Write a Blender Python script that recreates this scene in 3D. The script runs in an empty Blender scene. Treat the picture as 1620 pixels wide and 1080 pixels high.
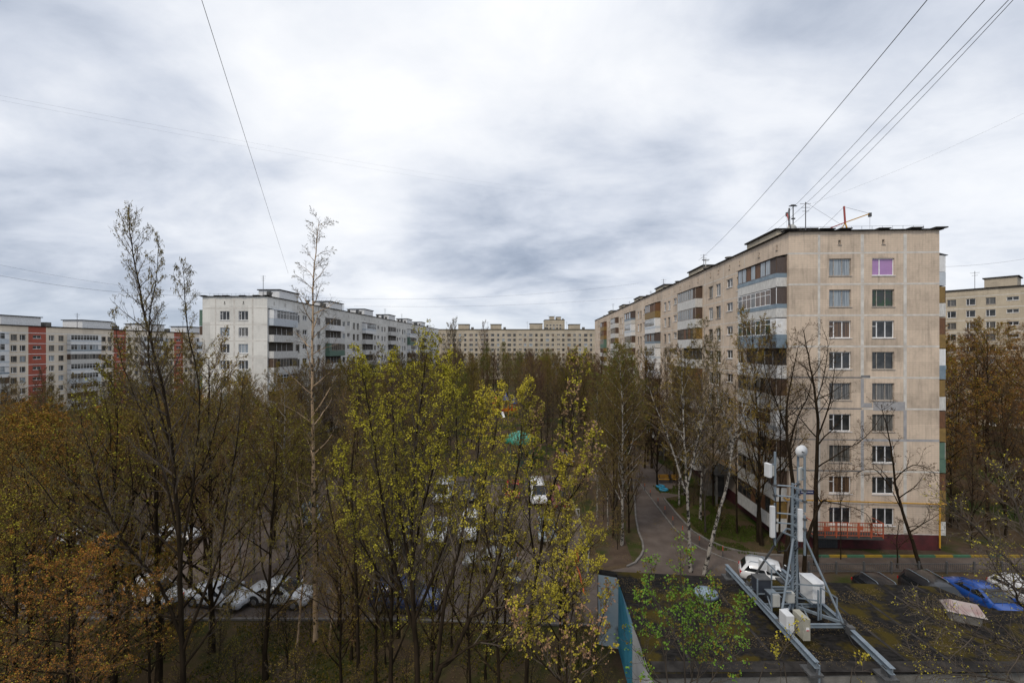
import bpy, math, random
from mathutils import Vector, Matrix, noise
random.seed(7)
PI = math.pi
C = bpy.context.scene.collection
S = bpy.context.scene
# ------------------------------------------------------------------ camera, sky, sun, exposure
F = 700.0; EYE = 17.2; HOR = 550.0
cam = bpy.data.cameras.new('camera'); co = bpy.data.objects.new('camera', cam); C.objects.link(co)
co.location = (0, 0, EYE); co.rotation_euler = (PI/2, 0, 0)
cam.sensor_width = 36; cam.lens = 36*F/1620; cam.shift_y = 10/1620; cam.clip_end = 5000; cam.clip_start = .1
S.camera = co
S.view_settings.view_transform = 'Standard'; S.view_settings.look = 'None'
S.view_settings.exposure = 0.3; S.view_settings.gamma = 1
SUN_EL, SUN_AZ = math.radians(48), math.radians(218)   # azimuth measured clockwise from +Y
sl = bpy.data.lights.new('sun', 'SUN'); sl.energy = 1.5; sl.angle = math.radians(12); sl.color = (1, .90, .76)
so = bpy.data.objects.new('sun', sl); C.objects.link(so)
sd = Vector((math.sin(SUN_AZ)*math.cos(SUN_EL), math.cos(SUN_AZ)*math.cos(SUN_EL), math.sin(SUN_EL)))
so.rotation_euler = sd.to_track_quat('Z', 'Y').to_euler()
def make_world():
    w = bpy.data.worlds.new('World'); S.world = w; w.use_nodes = True
    nt = w.node_tree; N = nt.nodes; L = nt.links; N.clear()
    def nd(t, **k):
        n = N.new(t)
        for a, b in k.items(): setattr(n, a, b)
        return n
    def val(x, sock):
        if isinstance(x, (int, float)): sock.default_value = x
        else: L.new(x, sock)
    def mth(op, a, b=0.0, c=None):
        n = nd('ShaderNodeMath', operation=op); val(a, n.inputs[0]); val(b, n.inputs[1])
        if c is not None: val(c, n.inputs[2])
        return n.outputs[0]
    out = nd('ShaderNodeOutputWorld'); bg = nd('ShaderNodeBackground'); bg.inputs[1].default_value = 1.0
    tc = nd('ShaderNodeTexCoord'); sp = nd('ShaderNodeSeparateXYZ'); L.new(tc.outputs['Generated'], sp.inputs[0])
    x, y, z = sp.outputs
    zz = mth('ADD', mth('MAXIMUM', z, 0.0), .30)
    cb = nd('ShaderNodeCombineXYZ'); L.new(mth('DIVIDE', x, zz), cb.inputs[0]); L.new(mth('DIVIDE', y, zz), cb.inputs[1])
    def noi(scale, det, rough, dist, sx=1, sy=1, off=0):
        m = nd('ShaderNodeMapping'); m.inputs['Scale'].default_value = (sx, sy, 1); m.inputs['Location'].default_value = (off, off*.7, 0)
        m.inputs['Rotation'].default_value = (0, 0, .35)
        L.new(cb.outputs[0], m.inputs[0])
        n = nd('ShaderNodeTexNoise'); n.inputs['Scale'].default_value = scale; n.inputs['Detail'].default_value = det
        n.inputs['Roughness'].default_value = rough; n.inputs['Distortion'].default_value = dist
        L.new(m.outputs[0], n.inputs['Vector']); return n.outputs[0]
    def blob(px, py, r0, r1, amp):
        d = Vector(((px-810)/F, 1, -(py-HOR)/F)).normalized()
        n = nd('ShaderNodeVectorMath', operation='DOT_PRODUCT'); L.new(tc.outputs['Generated'], n.inputs[0]); n.inputs[1].default_value = d
        mr = nd('ShaderNodeMapRange', interpolation_type='SMOOTHERSTEP')
        mr.inputs[1].default_value = math.cos(math.radians(r1)); mr.inputs[2].default_value = math.cos(math.radians(r0))
        mr.inputs[3].default_value = 0; mr.inputs[4].default_value = amp
        L.new(n.outputs['Value'], mr.inputs[0]); return mr.outputs[0]
    n1 = noi(.9, 6, .5, .3, 1, 1.0, 3.1); n2 = noi(2.4, 8, .55, .35, .9, 1.25, 9.3); n3 = noi(7, 8, .6, .2, .9, 1.3, 5)
    f = mth('ADD', mth('MULTIPLY', n1, 1.15), mth('ADD', mth('MULTIPLY', n2, .75), mth('MULTIPLY', n3, .18)))   # about 1.0
    f = mth('SUBTRACT', f, .46)
    for b in (blob(480, 90, 6, 50, .36), blob(1040, 250, 2, 22, .08), blob(1500, 290, 2, 26, .12), blob(1080, 480, 2, 12, .14)):
        f = mth('ADD', f, b)
    for b in (blob(790, 345, 2, 17, .17), blob(60, 470, 3, 34, .30), blob(560, 380, 3, 20, .16), blob(40, 90, 2, 18, .12)):
        f = mth('SUBTRACT', f, b)
    cr = nd('ShaderNodeValToRGB'); L.new(f, cr.inputs[0])
    e = cr.color_ramp.elements
    e[0].position = .12; e[0].color = (.20, .245, .325, 1); e[1].position = .98; e[1].color = (.86, .87, .89, 1)
    k = e.new(.36); k.color = (.34, .39, .485, 1); k = e.new(.58); k.color = (.57, .61, .69, 1); k = e.new(.76); k.color = (.74, .765, .815, 1)
    # paler band just over the horizon
    hz = nd('ShaderNodeMapRange', interpolation_type='SMOOTHSTEP'); hz.inputs[1].default_value = -.02; hz.inputs[2].default_value = .13
    hz.inputs[3].default_value = .6; hz.inputs[4].default_value = 0; L.new(z, hz.inputs[0])
    mx = nd('ShaderNodeMix', data_type='RGBA'); L.new(hz.outputs[0], mx.inputs[0]); L.new(cr.outputs[0], mx.inputs[6]); mx.inputs[7].default_value = (.50, .575, .67, 1)
    # overcast zenith gets brighter than what the frame shows
    zr = nd('ShaderNodeMapRange', interpolation_type='SMOOTHSTEP'); zr.inputs[1].default_value = .55; zr.inputs[2].default_value = 1.0
    zr.inputs[3].default_value = 1.0; zr.inputs[4].default_value = 1.5; L.new(z, zr.inputs[0])
    vm = nd('ShaderNodeVectorMath', operation='SCALE'); L.new(mx.outputs[2], vm.inputs[0]); L.new(zr.outputs[0], vm.inputs['Scale'])
    sky = nd('ShaderNodeTexSky', sky_type='NISHITA'); sky.sun_disc = False; sky.sun_elevation = SUN_EL; sky.sun_rotation = SUN_AZ
    sv = nd('ShaderNodeVectorMath', operation='SCALE'); L.new(sky.outputs[0], sv.inputs[0]); sv.inputs['Scale'].default_value = .07
    m2 = nd('ShaderNodeMix', data_type='RGBA'); m2.inputs[0].default_value = .93; L.new(sv.outputs[0], m2.inputs[6]); L.new(vm.outputs[0], m2.inputs[7])
    L.new(m2.outputs[2], bg.inputs[0]); L.new(bg.outputs[0], out.inputs[0])
make_world()

# ------------------------------------------------------------------ helpers
def G(px, py, z=0.0):                       # ground point (height z) seen at that spot of the photo
    Y = (EYE - z)*F/(py-HOR); return Vector(((px-810)/F*Y, Y, z))
def W3(px, py, Y): return Vector(((px-810)/F*Y, Y, EYE-(py-HOR)/F*Y))
def tag(o, label=None, cat=None, group=None, kind=None):
    if label: o['label'] = label
    if cat: o['category'] = cat
    if group: o['group'] = group
    if kind: o['kind'] = kind
    return o
def empty(name, loc=(0, 0, 0), rz=0, label=None, cat=None, group=None):
    o = bpy.data.objects.new(name, None); C.objects.link(o); o.location = loc; o.rotation_euler = (0, 0, rz); o.empty_display_size = .3
    return tag(o, label, cat, group)
def link(name, me, parent=None, loc=(0, 0, 0), rz=0):
    o = bpy.data.objects.new(name, me); C.objects.link(o); o.location = loc; o.rotation_euler = (0, 0, rz)
    if parent: o.parent = parent
    return o
def copy_tree(o, parent=None):
    c = o.copy(); C.objects.link(c)
    if parent is not None: c.parent = parent
    for ch in list(o.children): copy_tree(ch, c)
    return c
class MB:
    def __init__(s): s.v = []; s.f = []; s.m = []; s.mats = []; s.cur = 0; s.sm = []; s.smooth = False
    def mat(s, m):
        if m not in s.mats: s.mats.append(m)
        s.cur = s.mats.index(m); return s
    def face(s, idx): s.f.append(idx); s.m.append(s.cur); s.sm.append(s.smooth)
    def poly(s, pts):
        n = len(s.v); s.v.extend([tuple(p) for p in pts]); s.face(tuple(range(n, n+len(pts))))
    def box(s, a, b, rz=0, piv=None):
        x0, y0, z0 = a; x1, y1, z1 = b; n = len(s.v)
        P = [(x0,y0,z0),(x1,y0,z0),(x1,y1,z0),(x0,y1,z0),(x0,y0,z1),(x1,y0,z1),(x1,y1,z1),(x0,y1,z1)]
        if rz:
            cx, cy = piv if piv else ((x0+x1)/2, (y0+y1)/2); c, q = math.cos(rz), math.sin(rz)
            P = [(cx+(x-cx)*c-(y-cy)*q, cy+(x-cx)*q+(y-cy)*c, z) for x, y, z in P]
        s.v.extend(P)
        for f in ((0,3,2,1),(4,5,6,7),(0,1,5,4),(1,2,6,5),(2,3,7,6),(3,0,4,7)): s.face(tuple(n+i for i in f))
        return s
    def tube(s, pts, rad, n=6, cap=True):
        pts = [Vector(p) for p in pts]; k = len(pts)
        if isinstance(rad, (int, float)): rad = [rad]*k
        base = len(s.v); d = (pts[1]-pts[0]).normalized()
        a = d.orthogonal().normalized()
        for i in range(k):
            if i == 0: t = d
            elif i == k-1: t = pts[i]-pts[i-1]
            else: t = pts[i+1]-pts[i-1]
            if t.length < 1e-6: t = d
            t = t.normalized(); a = a - t*a.dot(t)
            if a.length < 1e-6: a = t.orthogonal()
            a.normalize(); b = t.cross(a); r = rad[i]; p = pts[i]
            for j in range(n):
                an = 2*PI*j/n; q = p + a*(r*math.cos(an)) + b*(r*math.sin(an)); s.v.append((q.x, q.y, q.z))
        for i in range(k-1):
            for j in range(n):
                j2 = (j+1) % n
                s.face((base+i*n+j, base+i*n+j2, base+(i+1)*n+j2, base+(i+1)*n+j))
        if cap:
            s.face(tuple(base+j for j in range(n-1, -1, -1))); s.face(tuple(base+(k-1)*n+j for j in range(n)))
        return s
    def bar(s, p, q, w, h=None):            # rectangular bar
        p = Vector(p); q = Vector(q); h = h or w; d = (q-p).normalized()
        a = Vector((0,0,1)).cross(d)
        if a.length < 1e-3: a = Vector((1,0,0))
        a.normalize(); b = d.cross(a); n = len(s.v)
        for e in (p, q):
            for u, v in ((-1,-1),(1,-1),(1,1),(-1,1)): s.v.append(tuple(e + a*(u*w/2) + b*(v*h/2)))
        for f in ((0,3,2,1),(4,5,6,7),(0,1,5,4),(1,2,6,5),(2,3,7,6),(3,0,4,7)): s.face(tuple(n+i for i in f))
        return s
    def disc(s, c, r, h, n=20, r2=None):
        c = Vector(c); return s.tube([c, c+Vector((0,0,h))], [r, r2 if r2 is not None else r], n)
    def add(s, o, M):                       # append another builder under a matrix
        n = len(s.v); s.v.extend([tuple(M @ Vector(p)) for p in o.v])
        mp = []
        for m in o.mats:
            if m not in s.mats: s.mats.append(m)
            mp.append(s.mats.index(m))
        for f, m, q in zip(o.f, o.m, o.sm): s.f.append(tuple(n+i for i in f)); s.m.append(mp[m]); s.sm.append(q)
        return s
    def mesh(s, name, off=None):
        me = bpy.data.meshes.new(name)
        v = s.v if off is None else [(a-off[0], b-off[1], c-off[2]) for a, b, c in s.v]
        me.from_pydata(v, [], s.f)
        for m in s.mats: me.materials.append(m)
        me.polygons.foreach_set('material_index', s.m); me.polygons.foreach_set('use_smooth', s.sm); me.update(); return me
    def build(s, name, parent=None, off=None, loc=(0, 0, 0), rz=0, bevel=0):
        if parent is not None and off is None and False: off = parent.location
        o = link(name, s.mesh(name, off), parent, loc, rz)
        if bevel:
            b = o.modifiers.new('bevel', 'BEVEL'); b.width = bevel; b.segments = 2; b.limit_method = 'ANGLE'
        return o

# ------------------------------------------------------------------ materials
def mat(name, c1, c2=None, rough=.8, scale=2.0, metal=0, bump=0, detail=5, lo=.35, hi=.65, stretch=(1,1,1), c3=None, s3=.4, t3=(.5,.62), rnd=0, bscale=None):
    m = bpy.data.materials.new(name); m.use_nodes = True; nt = m.node_tree; N = nt.nodes; L = nt.links
    p = N['Principled BSDF']; p.inputs['Roughness'].default_value = rough; p.inputs['Metallic'].default_value = metal
    p.inputs['Base Color'].default_value = (*c1, 1)
    if c2 is None and not bump: return m
    tc = N.new('ShaderNodeTexCoord'); mp = N.new('ShaderNodeMapping'); mp.inputs['Scale'].default_value = stretch
    L.new(tc.outputs['Object'], mp.inputs[0])
    if c2 is not None:
        n = N.new('ShaderNodeTexNoise'); n.inputs['Scale'].default_value = scale; n.inputs['Detail'].default_value = detail; L.new(mp.outputs[0], n.inputs['Vector'])
        r = N.new('ShaderNodeMapRange'); r.inputs[1].default_value = lo; r.inputs[2].default_value = hi; L.new(n.outputs[0], r.inputs[0])
        x = N.new('ShaderNodeMix'); x.data_type = 'RGBA'; x.inputs[6].default_value = (*c1, 1); x.inputs[7].default_value = (*c2, 1); L.new(r.outputs[0], x.inputs[0])
        out = x.outputs[2]
        if c3 is not None:
            n = N.new('ShaderNodeTexNoise'); n.inputs['Scale'].default_value = s3; n.inputs['Detail'].default_value = 6; n.inputs['Roughness'].default_value = .6; L.new(tc.outputs['Object'], n.inputs['Vector'])
            r = N.new('ShaderNodeMapRange'); r.inputs[1].default_value = t3[0]; r.inputs[2].default_value = t3[1]; L.new(n.outputs[0], r.inputs[0])
            x = N.new('ShaderNodeMix'); x.data_type = 'RGBA'; L.new(out, x.inputs[6]); x.inputs[7].default_value = (*c3, 1); L.new(r.outputs[0], x.inputs[0]); out = x.outputs[2]
        if rnd:
            oi = N.new('ShaderNodeObjectInfo'); h = N.new('ShaderNodeHueSaturation')
            r = N.new('ShaderNodeMapRange'); r.inputs[3].default_value = 1-rnd; r.inputs[4].default_value = 1+rnd; L.new(oi.outputs['Random'], r.inputs[0]); L.new(r.outputs[0], h.inputs['Value'])
            r = N.new('ShaderNodeMapRange'); r.inputs[3].default_value = .5+rnd*.06; r.inputs[4].default_value = .5-rnd*.06; L.new(oi.outputs['Random'], r.inputs[0]); L.new(r.outputs[0], h.inputs['Hue'])
            L.new(out, h.inputs['Color']); out = h.outputs[0]
        L.new(out, p.inputs['Base Color'])
    if bump:
        n = N.new('ShaderNodeTexNoise'); n.inputs['Scale'].default_value = bscale or scale*6; n.inputs['Detail'].default_value = 4; L.new(tc.outputs['Object'], n.inputs['Vector'])
        b = N.new('ShaderNodeBump'); b.inputs['Strength'].default_value = bump; b.inputs['Distance'].default_value = .05; L.new(n.outputs[0], b.inputs['Height']); L.new(b.outputs[0], p.inputs['Normal'])
    return m
def facade(name, c1, c2, mortar, dirt=(.12,.10,.08), tile=.16, damt=.5):
    m = bpy.data.materials.new(name); m.use_nodes = True; nt = m.node_tree; N = nt.nodes; L = nt.links
    p = N['Principled BSDF']; p.inputs['Roughness'].default_value = .85
    tc = N.new('ShaderNodeTexCoord'); sp = N.new('ShaderNodeSeparateXYZ'); L.new(tc.outputs['Object'], sp.inputs[0])
    ad = N.new('ShaderNodeMath'); ad.operation = 'ADD'; L.new(sp.outputs[0], ad.inputs[0]); L.new(sp.outputs[1], ad.inputs[1])
    cb = N.new('ShaderNodeCombineXYZ'); L.new(ad.outputs[0], cb.inputs[0]); L.new(sp.outputs[2], cb.inputs[1])
    br = N.new('ShaderNodeTexBrick'); L.new(cb.outputs[0], br.inputs['Vector']); br.inputs['Scale'].default_value = 1
    br.offset = 0; br.inputs['Brick Width'].default_value = tile*1.6; br.inputs['Row Height'].default_value = tile
    br.inputs['Mortar Size'].default_value = .012; br.inputs['Color1'].default_value = (*c1, 1); br.inputs['Color2'].default_value = (*c2, 1); br.inputs['Mortar'].default_value = (*mortar, 1)
    # panel-to-panel tint
    fl = N.new('ShaderNodeVectorMath'); fl.operation = 'SNAP'; fl.inputs[1].default_value = (3.2, 2.67, 1); L.new(cb.outputs[0], fl.inputs[0])
    wn = N.new('ShaderNodeTexWhiteNoise'); L.new(fl.outputs[0], wn.inputs['Vector'])
    mr = N.new('ShaderNodeMapRange'); mr.inputs[3].default_value = .86; mr.inputs[4].default_value = 1.06; L.new(wn.outputs['Value'], mr.inputs[0])
    sc = N.new('ShaderNodeVectorMath'); sc.operation = 'SCALE'; L.new(br.outputs[0], sc.inputs[0]); L.new(mr.outputs[0], sc.inputs['Scale'])
    # blotches and vertical runs of dirt
    def noi(scale, st, lo, hi, amt, src):
        mp = N.new('ShaderNodeMapping'); mp.inputs['Scale'].default_value = st; L.new(cb.outputs[0], mp.inputs[0])
        n = N.new('ShaderNodeTexNoise'); n.inputs['Scale'].default_value = scale; n.inputs['Detail'].default_value = 7; n.inputs['Roughness'].default_value = .65; L.new(mp.outputs[0], n.inputs['Vector'])
        r = N.new('ShaderNodeMapRange'); r.inputs[1].default_value = lo; r.inputs[2].default_value = hi; r.inputs[4].default_value = amt; L.new(n.outputs[0], r.inputs[0])
        x = N.new('ShaderNodeMix'); x.data_type = 'RGBA'; L.new(src, x.inputs[6]); x.inputs[7].default_value = (*dirt, 1); L.new(r.outputs[0], x.inputs[0]); return x.outputs[2]
    o = noi(.45, (1, 1, 1), .48, .8, damt*.8, sc.outputs[0]); o = noi(2.2, (1, .12, 1), .52, .85, damt, o)
    L.new(o, p.inputs['Base Color']); return m
M = {}
M['beige'] = facade('beige_tiles', (.62,.495,.385), (.58,.465,.36), (.48,.395,.30), damt=.7)
M['beige_side'] = M['beige']
M['white_wall'] = facade('pale_tiles', (.70,.685,.64), (.67,.655,.61), (.60,.585,.55), (.16,.15,.13), damt=.32)
M['cream'] = facade('cream_tiles', (.76,.66,.53), (.73,.63,.51), (.64,.56,.45), damt=.2)
M['far_beige'] = facade('far_tiles', (.50,.43,.32), (.46,.39,.29), (.41,.35,.27), damt=.35)
M['brick_red'] = facade('red_render', (.42,.10,.06), (.40,.095,.058), (.25,.07,.05), damt=.25)
M['joint'] = mat('joint_sealant', (.64,.61,.56), (.46,.43,.39), .8, 1.5, bump=.2)
M['joint_dark'] = mat('dark_sealant', (.13,.13,.135), (.2,.2,.2), .7, 2)
M['joint_grey'] = mat('grey_sealant', (.26,.26,.27), (.36,.35,.35), .8, 2)
M['plinth'] = mat('maroon_plinth', (.085,.014,.016), (.05,.011,.012), .8, 1.5, bump=.2)
M['roof_edge'] = mat('roof_flashing', (.02,.018,.017), (.042,.038,.035), .95, 2)
M['bitumen'] = mat('bitumen', (.05,.05,.05), (.08,.078,.075), .9, 1.5)
M['white'] = mat('white_paint', (.72,.72,.72), (.6,.6,.59), .5, 3)
M['white_frame'] = mat('white_frame', (.80,.80,.80), (.7,.7,.7), .4, 3)
M['wood_frame'] = mat('old_painted_wood', (.42,.39,.35), (.27,.23,.2), .7, 8)
M['brown_wood'] = mat('brown_boards', (.10,.055,.03), (.055,.035,.025), .7, 6, stretch=(5,5,.4))
M['grey_wood'] = mat('weathered_boards', (.10,.075,.065), (.06,.045,.04), .8, 6, stretch=(5,5,.4))
M['orange_wood'] = mat('varnished_boards', (.17,.075,.03), (.09,.04,.018), .6, 5, stretch=(5,5,.4))
M['mustard'] = mat('mustard_sheet', (.24,.15,.04), (.17,.105,.03), .6, 3)
M['bluegrey'] = mat('blue_grey_sheet', (.20,.26,.31), (.14,.19,.235), .5, 2.5, bump=.4, bscale=3)
M['palegrey'] = mat('pale_grey_sheet', (.50,.54,.58), (.42,.46,.5), .5, 2)
M['parapet'] = mat('parapet_slate', (.60,.59,.56), (.45,.44,.42), .7, 2.5, stretch=(4,4,1))
M['green_sheet'] = mat('green_sheet', (.10,.17,.12), (.07,.13,.1), .6, 2)
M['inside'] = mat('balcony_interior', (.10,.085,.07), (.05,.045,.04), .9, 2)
def glass(name, c, c2=None, rough=.06):
    m = mat(name, c, c2 or c, rough, 1.6, stretch=(6,6,.35) if 'curtain' in name else (1,1,1), lo=.42, hi=.6); m.node_tree.nodes['Principled BSDF'].inputs['Specular IOR Level'].default_value = .55; return m
M['glass_dark'] = glass('dark_pane', (.018,.02,.022), (.05,.05,.05))
M['glass_curtain'] = glass('net_curtain_pane', (.14,.135,.125), (.05,.05,.05))
M['glass_pale'] = glass('pale_curtain_pane', (.30,.34,.37), (.17,.20,.23))
M['glass_brown'] = glass('brown_curtain_pane', (.14,.085,.05), (.06,.04,.03))
M['glass_green'] = glass('green_plant_pane', (.03,.035,.032), (.022,.055,.022), .1)
M['glass_purple'] = glass('purple_blind', (.37,.21,.42), (.34,.19,.39), .3)
M['glass_car'] = glass('car_glass', (.012,.014,.016), None, .03)
M['yellow'] = mat('yellow_paint', (.55,.29,.02), (.45,.24,.02), .5, 3)
M['red_rail'] = mat('red_lead_paint', (.42,.09,.035), (.3,.07,.03), .6, 3)
M['door_grey'] = mat('door_grey', (.05,.055,.06), None, .6)
M['metal'] = mat('galvanised_steel', (.16,.20,.235), (.22,.26,.30), .5, 3, metal=.25)
M['steel_dark'] = mat('dark_steel', (.05,.052,.055), (.08,.08,.08), .6, 4)
M['box_white'] = mat('cabinet_enamel', (.62,.63,.64), (.55,.56,.57), .4, 2)
M['box_grey'] = mat('cabinet_grey', (.42,.42,.39), (.36,.36,.34), .5, 2)
M['box_beige'] = mat('cabinet_beige', (.36,.34,.28), (.28,.27,.22), .6, 2)
M['box_dark'] = mat('cabinet_navy', (.022,.026,.038), (.03,.035,.045), .5, 2)
M['cable'] = mat('black_cable', (.012,.012,.013), None, .5)
M['wire'] = mat('grey_wire', (.10,.10,.11), None, .6)
M['concrete'] = mat('concrete', (.20,.19,.175), (.13,.125,.115), .9, 2, bump=.3, c3=(.10,.095,.085), s3=.8, t3=(.5,.75))
M['garage_blue'] = mat('pale_blue_render', (.36,.44,.49), (.42,.48,.51), .8, 1.2, bump=.3, c3=(.10,.12,.13), s3=1.1, t3=(.56,.72))
M['mural_blue'] = mat('blue_mural', (.02,.20,.32), (.05,.30,.44), .7, 1.2)
M['mural_pale'] = mat('pale_blue_mural', (.22,.43,.58), (.17,.36,.52), .7, 1.2)
M['mural_white'] = mat('white_mural', (.55,.56,.57), (.45,.46,.47), .7, 1.5)
M['roof_garage'] = mat('garage_roof_felt', (.009,.0085,.008), (.022,.020,.019), .95, 3.5, bump=.5, bscale=20, c3=(.048,.036,.008), s3=.75, t3=(.50,.60), stretch=(1,2.5,1))
M['tyre'] = mat('tyre', (.015,.015,.015), None, .8)
M['rim'] = mat('rim_alloy', (.35,.35,.36), None, .35, metal=.7)
M['plastic'] = mat('black_plastic', (.02,.02,.02), None, .6)
M['lamp_red'] = mat('tail_lamp', (.45,.01,.01), None, .2)
M['lamp_clear'] = mat('head_lamp', (.6,.62,.64), None, .1)
M['plate'] = mat('plate_white', (.6,.6,.6), None, .5)
M['asphalt'] = mat('asphalt', (.100,.079,.067), (.135,.110,.094), .9, .8, bump=.35, bscale=60, c3=(.070,.055,.047), s3=.16, t3=(.45,.65))
M['kerb'] = mat('kerb_stone', (.19,.175,.16), (.13,.12,.11), .9, 2)
M['kerb_green'] = mat('kerb_green', (.06,.15,.09), (.05,.11,.07), .8, 3)
M['kerb_yellow'] = mat('kerb_yellow', (.32,.21,.03), (.24,.16,.03), .8, 3)
M['ground'] = mat('earth_and_litter', (.058,.040,.025), (.085,.060,.037), 1, .9, bump=.8, bscale=8, c3=(.030,.045,.008), s3=.11, t3=(.47,.6), lo=.3, hi=.7)
M['lawn'] = mat('spring_grass', (.036,.038,.012), (.055,.052,.018), 1, 1.5, bump=.8, bscale=14, c3=(.075,.052,.03), s3=.45, t3=(.42,.56))
M['earth'] = mat('bare_earth', (.058,.040,.028), (.085,.06,.043), 1, 1.2, bump=.6, bscale=10, c3=(.035,.04,.012), s3=.3, t3=(.5,.62))
def leafm(name, a, b, rnd=.18):
    m = mat(name, a, b, .75, .6, lo=.4, hi=.6, rnd=rnd)
    return m
M['bark_dark'] = mat('dark_bark', (.014,.010,.006), (.034,.024,.015), .95, 6, stretch=(1,1,.2))
M['bark_grey'] = mat('grey_bark', (.07,.058,.046), (.04,.033,.027), .95, 5, stretch=(1,1,.3))
M['bark_tan'] = mat('tan_bark', (.44,.32,.21), (.34,.24,.15), .9, 3, c3=(.03,.025,.02), s3=4.5, t3=(.555,.585))
M['bark_white'] = mat('birch_bark', (.31,.285,.25), (.23,.21,.185), .85, 4, c3=(.022,.02,.018), s3=4.5, t3=(.49,.55))
M['twig_brown'] = mat('brown_twig', (.090,.058,.030), (.125,.082,.042), .9, .5, rnd=.25)
M['twig_purple'] = mat('purple_brown_twig', (.105,.070,.052), (.078,.050,.036), .9, .5, rnd=.25)
M['twig_grey'] = mat('grey_twig', (.10,.083,.066), (.07,.056,.043), .9, .5, rnd=.2)
M['l_yellow'] = leafm('maple_blossom', (.40,.345,.035), (.22,.19,.028))
M['l_olive'] = leafm('olive_buds', (.21,.16,.025), (.13,.10,.02), .25)
M['l_green'] = leafm('fresh_leaves', (.16,.27,.035), (.11,.19,.025))
M['grass'] = leafm('grass_blades', (.06,.085,.016), (.05,.062,.014))
M['l_willow'] = leafm('haze_green', (.16,.17,.03), (.11,.12,.022))
M['l_orange'] = leafm('orange_buds', (.33,.16,.03), (.23,.11,.024), .25)
M['l_rust'] = leafm('rusty_buds', (.17,.085,.03), (.12,.06,.024), .2)
M['l_catkin'] = leafm('catkins', (.15,.125,.045), (.10,.085,.034))
M['l_pink'] = leafm('tan_keys', (.30,.19,.11), (.22,.14,.07))
M['l_brownbud'] = leafm('brown_buds', (.14,.085,.036), (.10,.06,.028), .25)
M['tan_leaf'] = mat('fallen_leaves', (.17,.125,.06), (.10,.07,.03), .9, 3)

for k_, m_ in M.items():
    if k_.startswith(('l_', 'twig', 'bark', 'roof_', 'asphalt', 'ground', 'lawn', 'earth', 'tan_', 'grass', 'bitumen', 'concrete', 'kerb')):
        m_.node_tree.nodes['Principled BSDF'].inputs['Specular IOR Level'].default_value = .08
# ------------------------------------------------------------------ ground, roads
def sheet(name, pts, m, z, label=None):
    b = MB().mat(m); b.poly([(p[0], p[1], z) for p in pts]); o = b.build(name); o['kind'] = 'structure'; return o
g = MB().mat(M['ground']); g.poly([(-2500,-60,0),(2500,-60,0),(2500,3500,0),(-2500,3500,0)]); tag(g.build('ground'), kind='structure')
def xy(l): return [tuple(G(*p)[:2]) for p in l]
LOT = [(-40,28.2),(-8,28.0),(5.5,27.4),(5.6,31.0),(6.6,38),(6.9,55.5),(-30,56.5),(-52,50)]
sheet('parking_lot', LOT, M['asphalt'], .008)
left_k = [(992,897),(1005,891),(1014,880),(1018,871),(1016.5,858),(1010,842),(1006,820),(1004,790),(1001,764),(1000,735),(998,700)]
outer = [(1300,881),(1260,880),(1220,878.4),(1175.6,874),(1146.7,866.7),(1120,855.6),(1095.6,841),(1066.7,808.9),(1050,788.4)]
inner = [(1006.7,757.8),(1026.7,784),(1044,806.7),(1064,833),(1084,853),(1109,867.8),(1142,882),(1175,893)]
road = xy(left_k) + [(22.5,57),(20.6,52)] + xy(outer[::-1]) + [(60,36.3),(60,33.9),(24,33.9),(20,31),(36,31),(36,26.6),(5.5,27.4),(5.6,33.5)]
sheet('road', road, M['asphalt'], .012)
sheet('cross_path', [(-30,56.8),(-30,58.8),(13,60),(22,60),(22,57.4),(13,57.4)], M['asphalt'], .016)
def kerb(name, pts, m=None, w=.16, h=.12):
    b = MB().mat(m or M['kerb'])
    for i in range(len(pts)-1):
        p, q = Vector((*pts[i], h/2+.02)), Vector((*pts[i+1], h/2+.02)); b.bar(p, q + (q-p).normalized()*.03, w, h)
    o = b.build(name); o['kind'] = 'structure'; return o
kerb('kerb', xy(left_k[:9])); kerb('kerb', xy(outer)); kerb('kerb', xy(inner), w=.13, h=.08)
kerb('kerb', [(-40,28.1),(-8,27.9),(5.5,27.3)]); kerb('kerb', [(-34,56.6),(7,55.6)]); kerb('kerb', [(6.9,55.5),(6.6,38),(5.7,33.6)])
kp = [(24.6+ i*1.45, 36.38) for i in range(22)]
for i in range(0, 21):
    tag(kerb('kerb', [kp[i], (kp[i+1][0]-.02, kp[i+1][1])], M['kerb_green' if i % 2 == 0 else 'kerb_yellow'], h=.16))
sheet('lawn', [(-60,10),(4.8,10),(4.8,27.2),(-8,27.8),(-60,28)], M['lawn'], .004)
sheet('verge', [(7.1,34.6),(9.7,35.5),(10.2,40),(15,57),(7.1,56.5)], M['earth'], .005)
sheet('lawn', xy(outer[1:]) + [(20.8,52),(23.5,56),(23.6,36.5)], M['lawn'], .006)
sheet('verge', [(23.8,36.5),(60,36.5),(60,38.3),(23.8,38.3)], M['earth'], .006)
sheet('verge', [(20.2,31.2),(60,31.2),(60,33.8),(24,33.8)], M['earth'], .007)

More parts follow.
